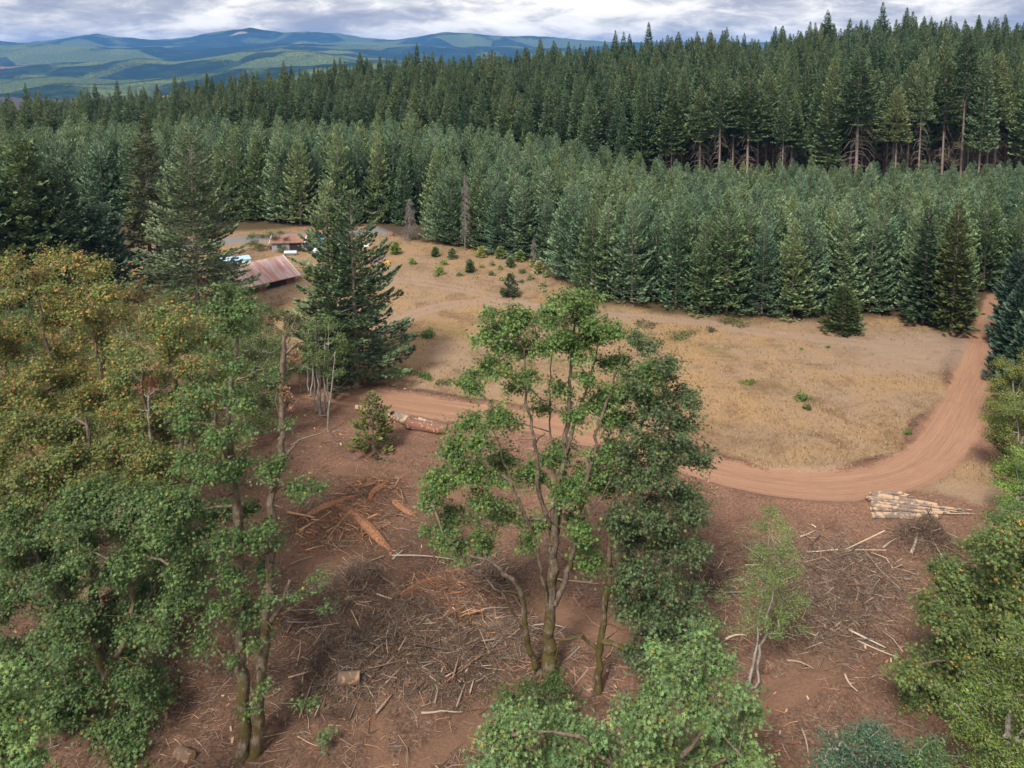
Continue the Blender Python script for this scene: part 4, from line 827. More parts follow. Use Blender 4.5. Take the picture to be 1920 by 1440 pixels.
tw = bpy.data.objects['maple_tree.003']; rng = np.random.default_rng(5); P = []
for (px, py, r, n) in [(553, 668, 11, 120), (535, 738, 11, 110), (545, 765, 6, 30)]: P.append(at(px, py, Y - .2) - np.array(ft) + rng.normal(0, 1, (n, 3)) * np.array([.6, .5, .8]) * r / 38.)
P = np.vstack(P); n = len(P); v, f, c = scatter(MAPLE_V, MAPLE_F, P, rng.normal(0, 1, (n, 3)) + [0, -.5, 0], rng.uniform(.14, .24, n), np.array([(.34, .20, .11)]) * rng.uniform(.5, 1.4, (n, 1)), rng)
tag(mesh_obj('dead_leaves', v, f, LEAF, tw, cols=c), 'hanging clumps of dead brown leaves')
def snag(px_pts, Y, base_px, label, seed, leaves, name='dead_tree'):
    x = at(base_px[0], base_px[1], Y)[0]; g = float(gz(x, Y)); o = empty(name, (x, Y, g), label=label, cat='dead tree'); rng = np.random.default_rng(seed); Vs, Fs, off = [], [], 0
    for st in px_pts:
        P = np.array([(*at(p[0], p[1], Y), p[2]) for p in st])
        if st is px_pts[0]: P = np.vstack([[x, Y, g - .3, P[0, 3] * 1.3], P])
        P[:, :3] -= (x, Y, g); P = smooth_line(P, 2); P[1:-1, :3] += rng.normal(0, .03, (len(P) - 2, 3)); v, f, t = capped_tube(P[:, :3], P[:, 3], 8, .06, rng); Vs.append(v); Fs += [f + off, t + off]; off += len(v)
    mesh_obj('trunk', np.vstack(Vs), Fs, ALDERBARK, o, smooth=True, attrs={'moss': np.where(np.vstack(Vs)[:, 2] < 8, .55, -.3)})
    if leaves:
        P = []; 
        for (px, py, r, n) in leaves:
            c = at(px, py, Y) - (x, Y, g); P.append(c + rng.normal(0, 1, (n, 3)) * np.array([.7, .6, .8]) * r / FPX * 50)
        P = np.vstack(P); n = len(P); v, f, c = scatter(MAPLE_V, MAPLE_F, P, rng.normal(0, 1, (n, 3)) + [0, -.5, 0], rng.uniform(.16, .28, n), np.array([(.34, .15, .075)]) * rng.uniform(.5, 1.4, (n, 1)), rng); mesh_obj('dead_leaves', v, f, LEAF, o, cols=c)
    return o
snag([[(612, 812, .10), (618, 760, .09), (625, 700, .07), (628, 660, .05)], [(618, 760, .05), (608, 720, .04)]], gp(628, 812)[1], (628, 812), 'reddish bare dead stem in front of the pale alders', 6, [])
snag([[(281, 1000, .12), (283, 900, .10), (280, 800, .09), (279, 745, .07), (282, 705, .05)], [(280, 745, .05), (262, 735, .03), (250, 722, .02)], [(280, 740, .05), (300, 728, .03), (318, 718, .02)], [(280, 765, .04), (300, 760, .02)], [(280, 770, .04), (258, 768, .02)]], near_y(40.0), (283, 1100),
     'dead brown topped tree with curling bare branches among the left maples', 8, [(285, 715, 10, 130), (262, 730, 7, 50)])

# left: big orange tinged maple
Y = near_y(46); x0 = at(120, 900, Y)[0]
L2 = [(-40, 560), (-10, 470), (60, 478), (110, 462), (180, 476), (205, 520), (235, 560), (215, 640), (250, 720), (230, 830), (215, 950), (120, 1010), (-40, 1000)]
broadleaf('maple_tree', (x0, Y, gz(x0, Y)), [[(x0, Y, float(gz(x0, Y)) - .3, .5), *stem_px([(130, 980, .38), (140, 850, .28), (120, 740, .18), (85, 640, .11), (70, 540, .05)], Y, Y)], stem_px([(135, 900, .22), (185, 800, .16), (190, 700, .12), (170, 600, .08), (160, 520, .04)], Y, Y - 2), stem_px([(130, 940, .2), (60, 850, .14), (20, 740, .1), (5, 640, .06)], Y, Y - 1)],
  fill(L2, 84, 31, Y, 7, 3.2, 1.2), 57, 'big maple with many orange leaves filling the upper left corner of the grove', palette=G_OLIVE, orange=.32, ocol=OR, leaf=.20, per=29, spray=.6, density=1.35, moss=(-.6, .9))
Y = near_y(41); x0 = at(330, 1000, Y)[0]
L3 = [(215, 640), (260, 600), (300, 570), (360, 590), (400, 600), (430, 660), (420, 740), (440, 830), (380, 900), (300, 930), (220, 900), (200, 760)]
broadleaf('maple_tree', (x0, Y, gz(x0, Y)), [[(x0, Y, float(gz(x0, Y)) - .3, .34), *stem_px([(325, 1010, .28), (335, 880, .22), (340, 780, .15), (320, 690, .09), (310, 610, .04)], Y, Y)], stem_px([(335, 900, .16), (290, 820, .11), (265, 730, .07), (262, 650, .04)], Y, Y - 1.5), stem_px([(338, 850, .15), (385, 760, .1), (400, 680, .06)], Y, Y + 1)],
  fill(L3, 54, 29, Y, 8, 2.8, 1.15), 58, 'rust speckled maple between the orange maple and the twin trunks', palette=G_OLIVE + [(.10, .17, .07)], orange=.22, ocol=(.50, .23, .08), leaf=.20, per=27, spray=.6, density=1.0, moss=(-.6, .8))
# green maple lower left with dark leaning trunk
Y = near_y(33); x0 = at(235, 1440, Y)[0]
L4 = [(-40, 900), (60, 890), (160, 880), (250, 900), (330, 930), (350, 1040), (330, 1130), (300, 1200), (330, 1290), (310, 1380), (290, 1470), (120, 1500), (-40, 1480)]
broadleaf('maple_tree', (x0, Y, gz(x0, Y)), [[(x0, Y, float(gz(x0, Y)) - .3, .40), *stem_px([(232, 1400, .36), (215, 1330, .32), (195, 1260, .28), (150, 1160, .22), (100, 1090, .15), (60, 1030, .08)], Y, Y)], stem_px([(200, 1270, .2), (245, 1180, .16), (250, 1050, .12), (245, 960, .06)], Y, Y - 1.5),
    stem_px([(245, 1180, .14), (285, 1110, .10), (320, 1020, .05)], Y, Y)],
  fill(L4, 76, 37, Y, 9, 2.8, 1.3), 59, 'large blue green maple with dark leaning trunk in the lower left corner', palette=G_BLUE, orange=.02, leaf=.215, per=27, spray=.58, density=1.3, moss=(.1, .75))
Y = near_y(37); x0 = at(175, 1150, Y)[0]
broadleaf('maple_tree', (x0, Y, gz(x0, Y)), [[(x0, Y, float(gz(x0, Y)) - .3, .36), *stem_px([(178, 1080, .30), (172, 950, .24), (168, 850, .17), (160, 780, .08)], Y, Y)]],
  fill([(-30, 780), (80, 760), (180, 790), (260, 800), (330, 860), (350, 960), (260, 1020), (120, 1000), (-30, 980)], 34, 34, Y, 10, 2.4, 1.5), 60, 'olive green maple in the middle of the left grove with orange flecks', palette=G_OLIVE + G_BLUE[:2], orange=.09, ocol=OR, leaf=.20, per=27, spray=.58, density=1.1, moss=(.1, .7))
Y = near_y(19); x0 = at(-30, 1440, Y)[0]
broadleaf('maple_tree', (x0, Y, gz(x0, Y)), [[(x0, Y, float(gz(x0, Y)) - .3, .3), *stem_px([(-30, 1600, .2), (0, 1450, .12), (15, 1330, .05)], Y, Y)]],
  clus([(20, 1265, 26), (-10, 1290, 34), (35, 1315, 34), (0, 1350, 44), (50, 1370, 36), (10, 1410, 50), (60, 1430, 34), (-40, 1400, 50), (20, 1480, 50)], Y, 11, .8), 61, 'bright yellow green maple crown touching the bottom left corner', palette=[(.17, .25, .08), (.21, .27, .08), (.15, .23, .09)], orange=.03, ocol=(.50, .27, .07), leaf=.25, density=1.7, moss=(0, .6))
# alders behind the grove
def bank(px, Y, poly, n, rpx, seed, label, pal, dens=1.6, **k):
    Y = row_y(max(p[1] for p in poly) + (0 if px > 960 else 40))
    x0 = at(px, 900, Y)[0]; g0 = float(gz(x0, Y)); k.setdefault('leaf', .16); lo = max(p[1] for p in poly); hi = min(p[1] for p in poly); m_ = (lo + hi) / 2
    return broadleaf('alder_tree', (x0, Y, g0), [[(x0, Y, g0 - .3, .16), (*at(px + 4, m_, Y), .09), (*at(px + 2, hi + 20, Y), .03)], [(*at(px + 4, m_ + 20, Y), .07), (*at(px + 20, m_ - 20, Y), .03)]], fill(poly, n, rpx, Y, seed, 2.0), seed, label, palette=pal, kind='oval', spray=.5, bark=ALDERBARK, moss=(-.5, .3), tipr=.009, density=dens, per=30, **k)
def alder(px, py, top, wid, seed, label, pal, Ypx=None, n=16, stems=3, **k):
    b = gp(px, py); Y = b[1]; rng = np.random.default_rng(seed); st = []
    for i in range(stems):
        dx = rng.uniform(-.45, .45) * wid * (stems > 1); st.append(stem_px([(px + dx * .5, py + 1, .10), (px + dx * .7, (py + top) / 2, .08), (px + dx, top + 14, .03)], Y + rng.uniform(-.8, .8), Y + rng.uniform(-1, 1)))
    h = py - top; cb = k.pop('cb', .45)
    poly = [(px - wid * .5, py - h * cb), (px - wid * .62, top + h * .28), (px - wid * .3, top), (px + wid * .3, top), (px + wid * .62, top + h * .3), (px + wid * .5, py - h * cb)]
    k.setdefault('per', 30)
    return broadleaf('alder_tree', b, st, fill(poly, n, wid * .2, Y, seed, 1.8), seed, label, palette=pal, leaf=.16, kind='oval', spray=.5, bark=ALDERBARK, moss=(-.5, .3), tipr=.009, **k)
alder(608, 778, 592, 74, 71, 'clump of slender alders with white stems beside the dirt road', [(.11, .165, .05), (.14, .20, .06)], n=16, stems=6, cb=.42)
alder(575, 740, 640, 56, 72, 'low shady alder behind the white stemmed clump', [(.07, .12, .045), (.09, .14, .05)], n=9)
alder(505, 730, 575, 110, 73, 'dull green alder behind the snag below the barn', [(.085, .13, .045), (.11, .155, .055)], n=22, cb=.1)
alder(470, 760, 640, 110, 74, 'wide shrubby alder behind the twin trunks', [(.075, .125, .045), (.10, .15, .05)], n=20, cb=.05)
alder(250, 640, 530, 90, 75, 'yellow brown alder top right of the orange maple', [(.14, .13, .045), (.18, .14, .05)], n=14, cb=.05)
alder(420, 700, 590, 100, 79, 'yellow green alder between the largest fir and the snag', [(.10, .145, .04), (.13, .16, .045)], n=16, cb=.05)
bank(60, 62, [(-40, 600), (60, 585), (160, 600), (180, 700), (140, 790), (-40, 790)], 26, 32, 85, 'dark green alder behind the big orange tinged maple', [(.10, .15, .045), (.08, .125, .04)], 1.2)
bank(240, 60, [(160, 610), (230, 590), (330, 600), (340, 700), (300, 800), (160, 790)], 26, 30, 86, 'olive alder behind the rust speckled maple', [(.12, .155, .045), (.15, .16, .05)], 1.2)
bank(430, 60, [(370, 640), (440, 610), (520, 640), (530, 740), (470, 800), (360, 780)], 24, 28, 87, 'mid green alder seen through the twin trunk maple', [(.10, .155, .05), (.13, .18, .06)], 1.1)
bank(300, 44, [(220, 960), (300, 930), (400, 950), (420, 1050), (360, 1150), (240, 1120)], 20, 28, 88, 'low alder growing among the left trunks', [(.10, .155, .05), (.13, .17, .055)], .8)
alder(345, 640, 545, 80, 78, 'green alder below the largest fir', [(.10, .15, .04), (.13, .17, .045)], n=12, cb=.05)
alder(505, 470, 432, 62, 76, 'round olive orchard tree beside the rust roofed shed', [(.11, .14, .05), (.14, .17, .07)], n=10, stems=1, cb=.1)
for i, (px, py, top) in enumerate([(536, 560, 520), (408, 600, 560)]): pass
# right side
Y = 66; 
bank(1896, 80, [(1862, 720), (1880, 680), (1920, 665), (1970, 670), (1970, 790), (1880, 800), (1858, 770)], 26, 17, 81, 'yellow green alder on the right verge of the dirt road', G_YEL)
bank(1905, 68, [(1855, 790), (1880, 760), (1930, 745), (1980, 760), (1980, 900), (1900, 900), (1862, 860)], 30, 19, 82, 'lighter alder at the right edge below the first one', G_YEL)
bank(1905, 58, [(1870, 880), (1900, 850), (1960, 840), (1980, 1000), (1900, 990), (1880, 940)], 22, 20, 83, 'feathery yellow green shrub at the right edge', [(.18, .26, .05), (.23, .30, .06)])
bank(1880, 47, [(1850, 985), (1880, 955), (1940, 940), (1990, 960), (1990, 1090), (1880, 1090), (1850, 1050)], 24, 24, 84, 'green alder between the feathery shrub and the orange flecked maple', [(.15, .20, .05), (.11, .16, .05)])
Y = near_y(34); x0 = at(1860, 1250, Y)[0]
L5 = [(1740, 1130), (1770, 1070), (1820, 1060), (1850, 990), (1880, 960), (1960, 980), (1970, 1250), (1880, 1300), (1800, 1290), (1730, 1330), (1690, 1290), (1700, 1230), (1760, 1190)]
broadleaf('maple_tree', (x0, Y, gz(x0, Y)), [[(x0, Y, float(gz(x0, Y)) - .3, .36), *stem_px([(1865, 1250, .26), (1870, 1150, .18), (1885, 1050, .06)], Y, Y)], stem_px([(1863, 1230, .14), (1800, 1190, .10), (1760, 1150, .05)], Y, Y), stem_px([(1863, 1280, .12), (1790, 1270, .09), (1730, 1260, .05)], Y, Y)],
  fill(L5, 54, 34, Y, 12, 2.6, 1.5), 62, 'maple with scattered orange leaves on the right side of the clearing', palette=G_BLUE + G_OLIVE[:2], orange=.11, ocol=(.45, .26, .07), leaf=.24, density=1.35)
Y = near_y(24); x0 = at(1880, 1440, Y)[0]
L6 = [(1775, 1320), (1830, 1290), (1870, 1230), (1900, 1190), (1980, 1170), (1990, 1480), (1800, 1480), (1810, 1400)]
broadleaf('alder_tree', (x0, Y, gz(x0, Y)), [[(x0, Y, float(gz(x0, Y)) - .3, .26), *stem_px([(1885, 1440, .18), (1890, 1350, .12), (1905, 1240, .05)], Y, Y)], stem_px([(1886, 1430, .1), (1840, 1370, .07), (1800, 1330, .04)], Y, Y)],
  fill(L6, 30, 34, Y, 13, 1.8), 63, 'bright yellow green alder in the bottom right corner', palette=G_YEL, leaf=.15, kind='oval', per=26, density=1.5, bark=ALDERBARK)
for (px, ty, poly, Y, sd_, lb, pal) in [(1620, 1370, [(1530, 1450), (1560, 1395), (1620, 1368), (1680, 1395), (1700, 1470), (1540, 1490)], near_y(25), 64, 'blue green tree top at the bottom edge right of the centre', [(.07, .14, .085), (.10, .18, .10)]),
                                        (1735, 1400, [(1690, 1450), (1735, 1400), (1790, 1440), (1790, 1500), (1690, 1500)], near_y(24), 65, 'small green tree top between the blue green one and the corner alder', [(.12, .18, .06), (.09, .16, .06)])]:
    x0 = at(px, 1440, Y)[0]
    broadleaf('alder_tree', (x0, Y, gz(x0, Y)), [[(x0, Y, float(gz(x0, Y)) - .3, .22), *stem_px([(px, 1500, .12), (px, ty + 30, .04)], Y, Y)]], fill(poly, 12, 34, Y, sd_, 1.2), sd_, lb, palette=pal, leaf=.14, kind='oval', per=26, density=1.5, bark=ALDERBARK)

# ================================================================== LOGS, DEBRIS
def log(p0, p1, r0, r1, label, seed, mat=LOGBARK, group=None, name='log', bend=.02):
    rng = np.random.default_rng(seed); p0, p1 = np.array(p0, float), np.array(p1, float); L = np.linalg.norm(p1 - p0); t = np.linspace(0, 1, 9)[:, None]; mid = (p0 + p1) / 2
    P = p0 + (p1 - p0) * t + np.array([0, 0, 1]) * 0 + norm(np.cross(p1 - p0, [0, 0, 1])) * np.sin(t * pi) * L * bend * rng.normal()
    v, f, c = capped_tube(P - mid, np.linspace(r0, r1, 9), 14, .035, rng)
    o = tag(mesh_obj(name, v, [f], mat, smooth=True), label, 'log', group); o.location = mid
    e = mesh_obj('cut_end', v, c, CUT, o); return o
rng = np.random.default_rng(21)
# long log pile right
c0 = gp(1632, 962); c1 = gp(1760, 966); ax = norm((c1 - c0) * [1, 1, 0]); 
LP = [(1633, 964, 1757, 967, .30, .24), (1630, 952, 1780, 958, .20, .13), (1632, 945, 1765, 955, .22, .14), (1630, 940, 1830, 962, .17, .04), (1634, 936, 1756, 950, .24, .18), (1631, 932, 1812, 958, .18, .05), (1633, 928, 1720, 938, .20, .14), (1630, 924, 1700, 932, .16, .10), (1628, 944, 1822, 957, .16, .04), (1640, 958, 1828, 961, .14, .035),
      (1632, 950, 1752, 962, .17, .13), (1622, 938, 1735, 946, .14, .08), (1636, 930, 1690, 930, .18, .15), (1650, 946, 1812, 959, .12, .035)]
places = ['thick pale log along the near side of the pile', 'mottled thin log resting behind the thick near log', 'tan log third from the near side of the pile', 'long tapering pole reaching the right tip of the pile', 'grey patched log across the middle of the pile', 'long pole ending short of the right tip', 'short tan log at the back of the pile', 'thin short log at the far left back', 'long slim pole lying over the middle logs', 'slimmest straight pole low on the near side',
          'slim log between the near logs', 'log poking out furthest left of the pile', 'pale short log topmost at the back', 'thin top pole crossing to the right']
for i, (x0, y0, x1, y1, r0, r1) in enumerate(LP):
    a, b = gp(x0, y0 + 4), gp(x1, y1 + 4); h = [0, 0, 0, 0, .28, .0, 0, 0, .30, .0, .26, .22, .3, .42][i]; a[2] = gz(a[0], a[1]) + r0 + h; b[2] = gz(b[0], b[1]) + max(r1, .08) + h * .6
    log(a, b, r0, r1, places[i] + ' at the road bend', 300 + i, group='logs in the pile at the road bend', bend=.008)
a, b = gp(764, 800), gp(838, 812); a[2] = gz(*a[:2]) + .5; b[2] = gz(*b[:2]) + .5; log(a, b, .56, .50, 'thick red barked log beside the dirt road', 320, REDBARK)
a, b = gp(738, 786), gp(766, 796); a[2] = gz(*a[:2]) + .5; b[2] = gz(*b[:2]) + .5; log(a, b, .5, .56, 'short fat log with pale cut end left of the red log', 321)
for i, (x0, y0, x1, y1) in enumerate([(700, 778, 752, 786), (754, 786, 800, 794), (785, 790, 828, 800), (668, 770, 722, 782)]):
    a, b = gp(x0, y0), gp(x1, y1); a[2] = gz(*a[:2]) + .28; b[2] = gz(*b[:2]) + .25
    log(a, b, .28, .22, ['pale peeled log behind the yellowish young fir', 'pale log right behind the short fat log', 'thin pale log along the road above the red log', 'leftmost peeled log beside the road'][i], 330 + i)
for px, py, rz_, r, L, lb, sd_ in [(655, 1299, .1, .42, 1.3, 'short cut log section below the brush pile', 5), (347, 1417, -.45, .36, 1.05, 'short grey log section with orange cut end by the left trunks', 6)]:
    c = gp(px, py); d = np.array([cos(rz_), sin(rz_), 0]) * L / 2; c[2] = gz(c[0], c[1]) + r * .9; log(c - d, c + d, r, r * .96, lb, 340 + sd_, BROWNBARK, name='log_section')

def sticks(n, P, L, R, rng, ang=None, tiltv=None, tilt=.12, seg=2):
    """n bent tapering sticks lying about points P -> verts, quads, colours"""
    a = rng.uniform(0, 2 * pi, n) if ang is None else ang; tl = rng.normal(0, 1, n) * tilt if tiltv is None else tiltv
    D = np.stack([np.cos(a) * np.cos(tl), np.sin(a) * np.cos(tl), np.sin(tl)], -1); side = np.stack([-np.sin(a), np.cos(a), 0 * a], -1); b = rng.normal(0, .07, n)[:, None] * L[:, None]
    A = P - D * L[:, None] / 2; C = P + D * L[:, None] / 2; M_ = P + side * b + np.array([0, 0, 1]) * np.abs(b) * .3
    v1, f1 = tubes(A, M_, R, R * .75, 4); v2, f2 = tubes(M_, C, R * .75, R * .35, 4); return np.vstack([v1, v2]), np.vstack([f1, f2 + len(v1)])
SC = np.array([(.24, .155, .11), (.15, .095, .072), (.33, .235, .175), (.42, .27, .18), (.10, .07, .055), (.36, .18, .11), (.28, .24, .21)])
def scol(n, rng, k=8, pal=SC, p=None): return np.repeat(np.array(pal)[rng.choice(len(pal), n, p=p)] * rng.uniform(.6, 1.25, (n, 1)), k, 0)
def stick_mesh(name, n, P, L, R, rng, parent=None, **k):
    pal = k.pop('pal', SC); v, f = sticks(n, P, L, R, rng, **k); c = scol(n, rng, 8, pal); return mesh_obj(name, v, f, STICK, parent, cols=np.vstack([c, c]))
# litter: nobody could count it
rng = np.random.default_rng(33); n = 115000; pts = np.stack([rng.uniform(-45, 60, n), rng.uniform(36, 104, n)], -1); mk = masks(pts[:, 0], pts[:, 1]); dirtm = (mk['grass'] < .3) & (mk['road'] < .1) & (np.abs(mk['d']) > 3.2)
den = (1 - .85 * mk['path']) * np.clip(.22 + 1.3 * (fbm(pts[:, 0], pts[:, 1], 8, 4, 91)), .05, 1)
for p, r, h in PILES: den = np.maximum(den, .95 * np.exp(-(np.hypot(pts[:, 0] - p[0], pts[:, 1] - p[1]) / (r * 1.25)) ** 2))
pts = pts[dirtm & (rng.uniform(0, 1, n) < den) & (rng.uniform(0, 1, n) < 1)]; n = len(pts); L = rng.lognormal(-.75, .55, n); P = np.stack([pts[:, 0], pts[:, 1], gz(pts[:, 0], pts[:, 1]) + .03], -1)
nearred = np.clip(masks(pts[:, 0], pts[:, 1])['red'], 0, 1)
o = stick_mesh('branch_litter', n, P, L, .008 + .014 * L * rng.uniform(.5, 1.4, n), rng, tilt=.16); tag(o, 'countless broken twigs and bark chips littering the churned soil', 'branch litter', kind='stuff')
# bark slabs and chips
n2 = 9000; pts = np.stack([rng.uniform(-40, 55, n2), rng.uniform(36, 95, n2)], -1); mk = masks(pts[:, 0], pts[:, 1]); kp = (mk['grass'] < .3) & (mk['road'] < .1) & (rng.uniform(0, 1, n2) < .08 + .9 * fbm(pts[:, 0], pts[:, 1], 6, 3, 95)); pts = pts[kp]; n2 = len(pts)
P = np.stack([pts[:, 0], pts[:, 1], gz(pts[:, 0], pts[:, 1]) + .05], -1); sl = np.array([(-.16, -.5, 0), (.2, -.42, .02), (.14, .5, .0), (-.1, .4, .03)]); pal = np.array([(.40, .17, .09), (.46, .27, .17), (.30, .12, .075), (.52, .36, .24)])
v, f, c = scatter(sl, OVAL_F, P, np.array([0, 0, 1.]) + rng.normal(0, .3, (n2, 3)), rng.uniform(.12, .55, n2), pal[rng.integers(4, size=n2)] * rng.uniform(.7, 1.2, (n2, 1)), rng); tag(mesh_obj('bark_chips', v, f, STICK, cols=c), 'scattered orange and tan bark chips on the churned soil', 'bark chips', kind='stuff')
# dry grass tufts
rng = np.random.default_rng(41); n = 150000; yy = 70 + 120 * rng.uniform(0, 1, n) ** 1.2; pts = np.stack([rng.uniform(-.66, .68, n) * yy, yy], -1); mk = masks(pts[:, 0], pts[:, 1])
kp = (mk['grass'] * (1 - .85 * mk['track']) * (1 - mk['floor']) * (1 - mk['road']) * (1 - mk['lane']) > rng.uniform(0, 1, n)) & (fbm(pts[:, 0], pts[:, 1], 3.5, 3, 43) > rng.uniform(-.6, .5, n)); pts = pts[kp]; n = len(pts)
BL = np.array([(-.05, 0, 0), (.05, 0, 0), (.22, .1, .9), (-.04, .03, 0), (.04, -.05, 0), (-.25, .12, .75), (0, -.05, 0), (.05, .04, 0), (.05, -.28, .8), (0, .05, 0), (-.05, -.04, 0), (-.1, .3, .7)]); BF = np.arange(12).reshape(4, 3)
gc = np.array([(.43, .29, .15), (.33, .20, .10), (.52, .38, .225), (.22, .135, .078), (.35, .26, .13)])[rng.integers(5, size=n)] * rng.uniform(.7, 1.15, (n, 1)); gc[rng.uniform(0, 1, n) < .04] = (.13, .16, .05)
v, f, c = scatter(BL, BF, np.stack([pts[:, 0], pts[:, 1], gz(pts[:, 0], pts[:, 1]) - .02], -1), np.tile([[0, 0, 1.]], (n, 1)) + rng.normal(0, .1, (n, 3)), rng.uniform(.16, .52, n), gc, rng)
tag(mesh_obj('dry_grass', v, f, STICK, cols=c), 'tan dry grass tufts covering the open field', 'grass', kind='stuff')
# brush piles: things
PL_LAB = ['splintered wood heap around the great orange slab', 'small brush pile beside the curved orange slab', 'dark brush pile with the cut log section in front', 'largest tangled brush pile in the middle foreground', 'brush pile nearest the twin mossy trunks', 'conical root wad pile below the log pile',
          'wide grey brush pile right of the birch', 'brown brush pile below the wide grey one', 'brush pile left of the centre maple foot', 'brush heap with leaning poles left of the centre maple', 'small reddish brush heap between the centre trees and the birch', 'low brush mound topped by a dirt clod', 'brush pile lowest on the right of the birch', 'reddish bark heap in the middle of the slash', 'low twig heap beside the largest brush pile', 'thin scatter heap of pale sticks right of the birch top']
for i, (p, r, h) in enumerate(PILES):
    rng = np.random.default_rng(700 + i); n = int(150 * r); o = empty('brush_pile', (p[0], p[1], float(gz(p[0], p[1])) - .1), label=PL_LAB[i], cat='brush pile')
    d = rng.normal(0, .45, (n, 2)) * r; q = np.hypot(d[:, 0], d[:, 1]) / r; X, Yv = p[0] + d[:, 0], p[1] + d[:, 1]; zz = gz(X, Yv) + (np.clip(1.0 - q / .9, 0, 1) * .9 if i == 5 else 0) + rng.uniform(0, 1, n) ** 1.2 * h * .85 * np.exp(-q * q * 2.0) + .05
    L = rng.lognormal(-.38, .6, n) * (1.1 if i != 5 else .8); a_ = rng.normal(rng.uniform(0, 3), .9, n) if i != 5 else np.arctan2(d[:, 1], d[:, 0])
    P = np.stack([X, Yv, zz], -1) - np.array(o.location); dark = np.vstack([SC * (.60 if i in (2, 3, 5, 8) else .78), [(.46, .34, .24)]])
    if i in (0, 1, 13): dark = np.vstack([SC, [(.36, .15, .07), (.42, .22, .12), (.34, .13, .06), (.40, .17, .08), (.46, .28, .17)]])
    stick_mesh('brushwood', n, P, np.minimum(L, r * 1.4), np.minimum((.006 + .015 * L * rng.uniform(.4, 1.3, n)) * np.where(rng.uniform(0, 1, n) < .08, 2.0, 1), .06), rng, o, tilt=.28, tiltv=None if i != 5 else rng.normal(-.3, .5, n), ang=a_ if i != 5 else a_ + rng.normal(0, .9, n), pal=dark)
    m = int(1900 * r); d = rng.normal(0, .42, (m, 2)) * r; X, Yv = p[0] + d[:, 0], p[1] + d[:, 1]; q = np.hypot(d[:, 0], d[:, 1]) / r
    P = np.stack([X, Yv, gz(X, Yv) + rng.uniform(0, .95, m) * h * np.exp(-q * q * 2)], -1) - np.array(o.location)
    stick_mesh('twigs', m, P, rng.lognormal(-.75, .5, m), rng.uniform(.004, .012, m), rng, o, tilt=.5, pal=dark * .85)
    if i in (0, 1, 13):
        m = 110; d = rng.normal(0, .33, (m, 2)) * r; X, Yv = p[0] + d[:, 0], p[1] + d[:, 1]; P = np.stack([X, Yv, gz(X, Yv) + rng.uniform(.1, .9, m) * h * np.exp(-(np.hypot(d[:, 0], d[:, 1]) / r) ** 2 * 2)], -1) - np.array(o.location)
        stick_mesh('splinters', m, P, rng.uniform(.5, 2.4, m) * (1 if i == 0 else .6), rng.uniform(.015, .05, m), rng, o, tilt=.18, ang=rng.normal(-.6, .45, m), pal=[(.44, .20, .10), (.52, .30, .17), (.36, .14, .07), (.58, .40, .25)])
    if i in (3, 6, 8, 9, 2):
        m = 500; d = rng.normal(0, .4, (m, 2)) * r; X, Yv = p[0] + d[:, 0], p[1] + d[:, 1]; P = np.stack([X, Yv, gz(X, Yv) + rng.uniform(0, .5, m) * h * .7], -1) - np.array(o.location)
        v, f, c = scatter(OVAL_V, OVAL_F, P, rng.normal(0, .6, (m, 3)) + [0, 0, 1], rng.uniform(.1, .26, m), np.array([(.055, .085, .035)]) * rng.uniform(.5, 1.6, (m, 1)), rng); mesh_obj('wilted_foliage', v, f, LEAF, o, cols=c)
# single fallen branches and poles
FB = [(835, 1070, 905, 1125, 'white forked pole crossing the slash'), (868, 1068, 900, 1150, 'thin white pole right of the forked one'), (735, 1046, 850, 1056, 'long pale pole lying flat in the slash'), (736, 1052, 756, 1034, 'short pale stake crossing the flat pole'), (706, 1117, 772, 1150, 'pale broken branch in the middle of the slash'),
      (775, 1207, 820, 1235, 'pale branch on top of the largest brush pile'), (705, 1340, 735, 1310, 'twig near the cut log section'), (675, 1278, 700, 1310, 'pale stick leaning by the cut log section'), (580, 1268, 600, 1290, 'short stub left of the cut log section'), (790, 1345, 868, 1337, 'curved grey branch at the bottom of the slash'),
      (1608, 1210, 1690, 1243, 'long pale pole at the right of the slash'), (1590, 1195, 1660, 1225, 'second pole parallel to the long pale one'), (1475, 1246, 1525, 1256, 'dark split pole below the birch'), (1584, 1270, 1608, 1300, 'thin white stick on bare soil at the right'), (1502, 1365, 1516, 1420, 'stick pointing down near the blue green top'),
      (1745, 1035, 1785, 1072, 'pale pole below the conical root wad'), (1708, 1042, 1722, 1008, 'thick pale pole leaning on the root wad'), (1655, 1028, 1680, 1015, 'pale stick left of the root wad'), (1565, 1145, 1590, 1110, 'stick above the brown brush pile'), (1490, 1110, 1520, 1090, 'stick beside the birch crown'),
      (1360, 1205, 1400, 1199, 'pale stick left of the birch foot'), (540, 1060, 590, 1045, 'grey twig above the twin trunk branch'), (600, 1150, 650, 1140, 'flat branch in the left slash'), (880, 1170, 960, 1150, 'arched mossy branch left of the centre maple'), (560, 1130, 620, 1175, 'grey branch left of the slash heap'), (930, 1210, 985, 1195, 'pale twig left of the centre trunk'),
      (1000, 1180, 1060, 1178, 'pale pole behind the centre trunk'), (1045, 1090, 1110, 1100, 'white pole between the centre trunks'), (620, 1250, 660, 1240, 'tan branch above the cut log section'), (500, 940, 530, 955, 'tan splinter right of the twin trunks'), (1500, 1010, 1530, 1000, 'tan stick below the road bend'), (1620, 1120, 1650, 1160, 'grey pole in the brown brush')]
